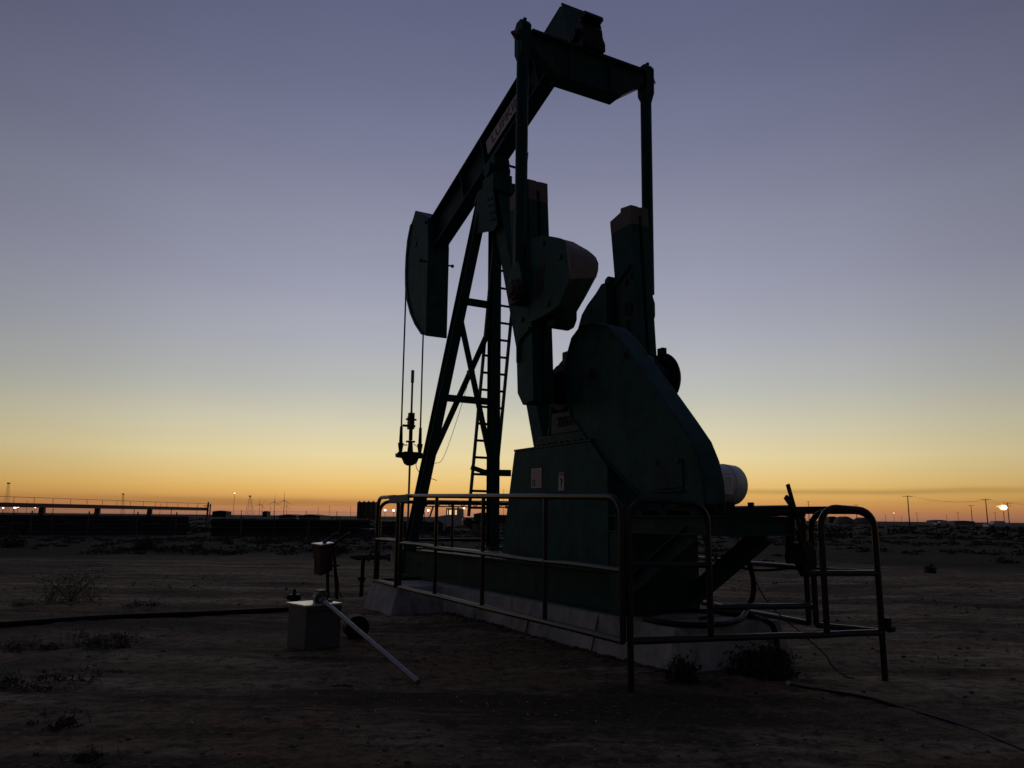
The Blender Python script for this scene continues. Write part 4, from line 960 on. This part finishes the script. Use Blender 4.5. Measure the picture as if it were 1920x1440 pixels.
def wires(pa, pb, Ya, Yb, ya, yb, label):
    A, B = at(pa, ya, Ya), at(pb, yb, Yb); d = (B-A).normalized(); n_ = V((1, 0, 0))
    root = empty('power_line', A, label, 'power line')
    for k in (-1.1, .3, 1.1):
        pts = [A.lerp(B, i/12)+n_*k-EZ*(1.0*4*(i/12)*(1-i/12)) for i in range(13)]; obj('wire', MB().tube(pts, .012, 4), 'far', root)
wires(1706, 1853, 190, 195, 930, 936.5, 'sagging wires between the nearest pole and the pole left of the flare')
wires(1853, 1893, 195, 230, 936.5, 943, 'sagging wires between the two poles beside the flare')
wires(1893, 2080, 230, 240, 943, 944, 'sagging wires leaving the frame right of the flare')
# gas flare
b = at(1884, 985, 420); t = at(1883, 957, 420)
fr = empty('gas_flare', V((b.x, 420, 0)), 'burning gas flare on a thin stack at far right', 'gas flare')
obj('stack', MB().cyl((b.x, 420, -.3), (b.x, 420, t.z), .16, n=8), 'far', fr)
m = MB(); c = at(1882, 951.5, 420); m.ball(c, 1.6, 1.2, 1.15, 14, 8, .05); obj('flame_core', m, 'flame', fr)
m = MB(); m.ball(c+V((-1.7, .2, .45)), 1.25, .8, .62, 12, 7, .1); m.ball(c+V((-2.9, .3, .5)), .95, .5, .28, 8, 5, .1); m.ball(c+V((.9, .2, .5)), 1.1, .8, .7, 10, 6, .08); m.ball(c+V((0, .8, 0)), 2.1, .6, 1.5, 12, 8, .06); obj('flame', m, 'flameouter', fr)
# lamp poles
def lamp(px, py, Y, label, r=.28, m='lamp', yb=None, base=True):
    p = at(px, py, Y); root = empty('lamp_post', V((p.x, Y, 0)), label, 'lamp post', 'lit yard lamps in the distance')
    obj('pole', MB().cyl((p.x, Y, -.3), (p.x, Y, p.z-r*.6), .09, .06, n=6), 'far', root)
    obj('lamp_head', MB().ball(p, r, r, r*.8, 10, 6), m, root)
    obj('lamp_bracket', MB().wbox(p.x-.4, p.x+.4, Y+.1, Y+.25, p.z-r-.12, p.z-r), 'far', root)
lamp(440, 925, 320, 'tall lamp post with a small lit lamp, left of the wind turbines', .26, 'lampdim')
lamp(722, 956.5, 300, 'left of two bright lamps behind the well end rail', .42)
lamp(738, 957, 300, 'right of two bright lamps behind the well end rail', .45)
lamp(803, 957, 300, 'bright lamp just left of the truck hood', .42)
lamp(870, 953, 300, 'bright lamp just right of the truck cab', .36)
lamp(6, 952.5, 260, 'lit lamp nearest the left edge under the pipe rack', .26)
lamp(28, 952, 260, 'large lit lamp under the left part of the pipe rack', .40)
lamp(34, 950.5, 260, 'lit lamp touching the large one under the pipe rack', .30)
lamp(66, 951.5, 260, 'small lit lamp left of the first pipe rack support', .22)
lamp(82, 952.5, 260, 'small lit lamp right of the first pipe rack support', .18)
lamp(1676, 962, 600, 'dim far lamp just left of the nearest utility pole', .3, 'lampdim')
# drilling mast and lattice masts
def lattice(name, px, yt, yb, Y, wb, wt, label, cat, lean=0, n=7, top=None):
    b = at(px, yb, Y); t = at(px+lean, yt, Y); b.z = -.3
    m = MB(); th = .0009*Y*.19
    c = [V((sx_, sy_, 0)) for sx_, sy_ in ((-1, -1), (1, -1), (1, 1), (-1, 1))]
    P = [[b.lerp(t, k/n)+q*(wb+(wt-wb)*k/n)/2 for q in c] for k in range(n+1)]
    for k in range(n):
        for i in range(4):
            m.bar(P[k][i], P[k+1][i], th, th, EB); m.bar(P[k][i], P[k+1][(i+1) % 4], th*.6, th*.6, EB); m.bar(P[k+1][i], P[k+1][(i+1) % 4], th*.6, th*.6, EZ)
    root = empty(name, b, label, cat)
    obj('lattice', m, 'far', root)
    if top: obj('top_platform', MB().wbox(t.x-top, t.x+top, t.y-top, t.y+top, t.z-.1, t.z+top), 'far', root)
    return root
lattice('drilling_mast', 12, 907, 950, 900, 5.0, 1.6, 'tall lattice drilling mast at the left edge', 'drilling mast', 4, 8, 1.3)
lattice('radio_mast', 231, 927, 950, 700, 2.6, .9, 'slim lattice mast above the middle of the pipe rack', 'mast', 0, 6, .8)
lattice('lattice_tower', 469, 931, 960, 900, 9, 1.0, 'lattice tower with spread legs between the lamp post and turbines', 'tower', 0, 6, 1.1)
# wind turbines
def turbine(px, yt, yb, Y, rot, label):
    b = at(px, yb, Y); hub = at(px, yt, Y); h = hub.z; r = .62*h
    root = empty('wind_turbine', V((b.x, Y, 0)), label, 'wind turbine', 'wind turbines on the horizon')
    obj('tower', MB().cyl((b.x, Y, -1), (b.x, Y, h), .022*h, .014*h, n=8), 'farwhite', root)
    obj('nacelle', MB().wbox(b.x-.03*h, b.x+.03*h, Y-.06*h, Y+.05*h, h-.02*h, h+.03*h), 'farwhite', root)
    for k in range(3):
        t = rot+k*2*math.pi/3; d = V((math.sin(t), 0, math.cos(t))); s_ = V((math.cos(t), 0, -math.sin(t))); c = V((b.x, Y-.07*h, h))
        obj('blade', MB().loft([c-s_*.012*h, c+s_*.012*h, c+s_*.012*h+EA*.01*h, c-s_*.012*h+EA*.01*h], [c+d*r-s_*.004*h, c+d*r+s_*.004*h, c+d*r+s_*.004*h+EA*.004*h, c+d*r-s_*.004*h+EA*.004*h]), 'farwhite', root)
turbine(486, 945, 961, 3000, .05, 'left wind turbine just right of the lattice tower')
turbine(491, 947, 961, 3600, .5, 'wind turbine overlapping the left one beside the lattice tower')
turbine(514, 941, 961, 2800, .08, 'middle wind turbine standing alone')
turbine(532, 938, 961, 2600, .0, 'tallest wind turbine, third from the lattice tower')
turbine(537, 949, 961, 3600, .12, 'small wind turbine just right of the tallest one')
# row of dark tanks
TK = []
for k in range(5):
    x0, x1 = 669+k*8.6, 669+(k+1)*8.6; Y = 300.
    p0, p1 = at(x0, 962, Y), at(x1, 962, Y); h = at(x0, 941.5, Y).z; cx_ = (p0.x+p1.x)/2; r_ = (p1.x-p0.x)/2*.985
    root = empty('storage_tank', V((cx_, Y, 0)), ('first', 'second', 'third', 'fourth', 'fifth')[k]+' from the left in a row of tall dark storage tanks', 'storage tank', 'dark tanks in a row')
    obj('shell', MB().cyl((cx_, Y, -.2), (cx_, Y, h), r_, n=24), 'tank', root)
    obj('roof', MB().cyl((cx_, Y, h), (cx_, Y, h+.32), r_*.9, .25, n=24), 'tank', root)
    obj('vent', MB().cyl((cx_, Y, h+.25), (cx_, Y, h+.62), .12, n=8), 'far', root)
# low far buildings, mounds, vehicles on the right
def lowbox(name, x0, x1, y0, yb, Y, m, label, cat, roof=.25):
    p0, p1 = at(x0, yb, Y), at(x1, yb, Y); h = at(x0, y0, Y).z
    root = empty(name, V(((p0.x+p1.x)/2, Y, 0)), label, cat)
    obj('wall', MB().wbox(p0.x, p1.x, Y, Y+8, -.3, h*.82), m, root); c = (p0.x+p1.x)/2
    obj('roof', MB().loft([V((p0.x-.2, Y-.2, h*.82)), V((p1.x+.2, Y-.2, h*.82)), V((c, Y-.2, h))], [V((p0.x-.2, Y+8.2, h*.82)), V((p1.x+.2, Y+8.2, h*.82)), V((c, Y+8.2, h))]), m, root)
lowbox('shed', 1752, 1776, 974.5, 980, 420, 'bldg', 'pale low shed right of the nearest utility pole', 'shed')
lowbox('shed', 1790, 1828, 976, 981, 380, 'bldg', 'long low grey shed between two utility poles', 'shed')
lowbox('shed', 1555, 1572, 968, 976, 420, 'far', 'small dark shed seen through the right hand rail hoop', 'shed')
lowbox('shed', 398, 424, 957, 962, 420, 'far', 'dark low shed right of the pipe rack end', 'shed')
lowbox('shed', 492, 500, 958, 963, 500, 'far', 'small dark shed under the middle turbines', 'shed')
lowbox('shed', 560, 600, 964, 970, 160, 'tarp', 'dark low shed behind the pipe stack left of the tanks', 'shed')
lowbox('shed', 523, 556, 964, 969, 170, 'tarp', 'second dark low shed behind the pipe stack, under the tallest turbine', 'shed')
lowbox('shed', 888, 925, 960, 968, 150, 'bldg', 'pale long building behind the truck bed', 'shed')
def car(px, py, Y, m, label):
    c = at(px, py, Y); x = c.x; root = empty('parked_car', V((x, Y, 0)), label, 'parked vehicle')
    obj('body', MB().wbox(x-2.2, x+2.2, Y-.9, Y+.9, .4, 1.0), m, root, .1); obj('cabin', MB().loft([V((x-1.2, Y-.85, 1.0)), V((x+1.5, Y-.85, 1.0)), V((x+1.5, Y+.85, 1.0)), V((x-1.2, Y+.85, 1.0))], [V((x-.7, Y-.7, 1.6)), V((x+1.1, Y-.7, 1.6)), V((x+1.1, Y+.7, 1.6)), V((x-.7, Y+.7, 1.6))]), m, root, .08)
    for q in (-1.4, 1.4): obj('wheel', MB().cyl((x+q, Y-.95, .35), (x+q, Y-.7, .35), .35, n=14), 'black', root)
car(1766, 983, 260, 'truck', 'white vehicle parked beside the pale low shed')
car(1870, 992, 150, 'truck', 'white vehicle parked below the flare at far right')
def mound(px0, px1, y0, Y, label):
    p0, p1 = at(px0, 976, Y), at(px1, 976, Y); h = at(px0, y0, Y).z; c = V(((p0.x+p1.x)/2, Y, -.4)); m = MB(); m.ball(c, (p1.x-p0.x)/2, 7, h+.4, 18, 8, .07); o = obj('dirt_mound', m, 'clod', None); tag(o, label, 'dirt mound', 'mounds beyond the right hand rail')
mound(1566, 1600, 968, 300, 'left dirt mound seen through the right hand rail hoop')
mound(1594, 1640, 970, 330, 'flatter right dirt mound seen through the right hand rail hoop')
# far hedge line: dark low rise on the horizon
m = MB()
for _ in range(900):
    a = random.uniform(-42, 42); Y = random.uniform(400, 1600); x = Y*math.tan(R_(a)); s = random.uniform(1, 2.4)
    leafclump(m, V((x, Y, -.6)), s*3.2, s*2, s*.62, 7, .9)
o = obj('far_scrub', m, 'leafdark', None, smooth=False); tag(o, 'thin dark line of far off scrub on the horizon', 'scrub', None, 'stuff')
# small far antenna poles
for i, (px, yt, lb) in enumerate(((596, 951, 'thin far pole left of the tanks, shortest of its trio'), (617, 948, 'thin far pole midway between turbines and tanks'), (657, 949, 'thin far pole just left of the tanks'), (506, 950, 'thin far pole between the turbines'), (299, 944, 'thin far pole over the right part of the pipe rack'), (48, 939, 'thin far pole right of the drilling mast'), (368, 947, 'thin far pole near the end of the pipe rack'), (1660, 964, 'thin far pole left of the nearest utility pole'), (1690, 968, 'short far pole hugging the nearest utility pole'), (1775, 966, 'short far pole above the pale low shed'), (1585, 962, 'thin far pole inside the right hand rail hoop'), (944, 917, 'thin far pole over the rail between the ladder and the pedestal'))):
    Y = 520.; b = at(px, 970, Y); h = at(px, yt, Y).z
    root = empty('far_pole', V((b.x, Y, 0)), lb, 'pole', 'thin poles on the horizon')
    obj('shaft', MB().cyl((b.x, Y, -.4), (b.x, Y, h), .13, .09, n=5), 'far', root); obj('crosspiece', MB().wbox(b.x-.5, b.x+.5, Y-.05, Y+.05, h-.5, h-.38), 'far', root)

# ------------------------------------------------------------------ render settings
sc.view_settings.view_transform = 'Standard'; sc.view_settings.look = 'None'; sc.view_settings.exposure = 0; sc.view_settings.gamma = 1
sc.render.engine = 'CYCLES'
sc.cycles.use_denoising = True
sc.cycles.max_bounces = 6; sc.cycles.sample_clamp_indirect = 4
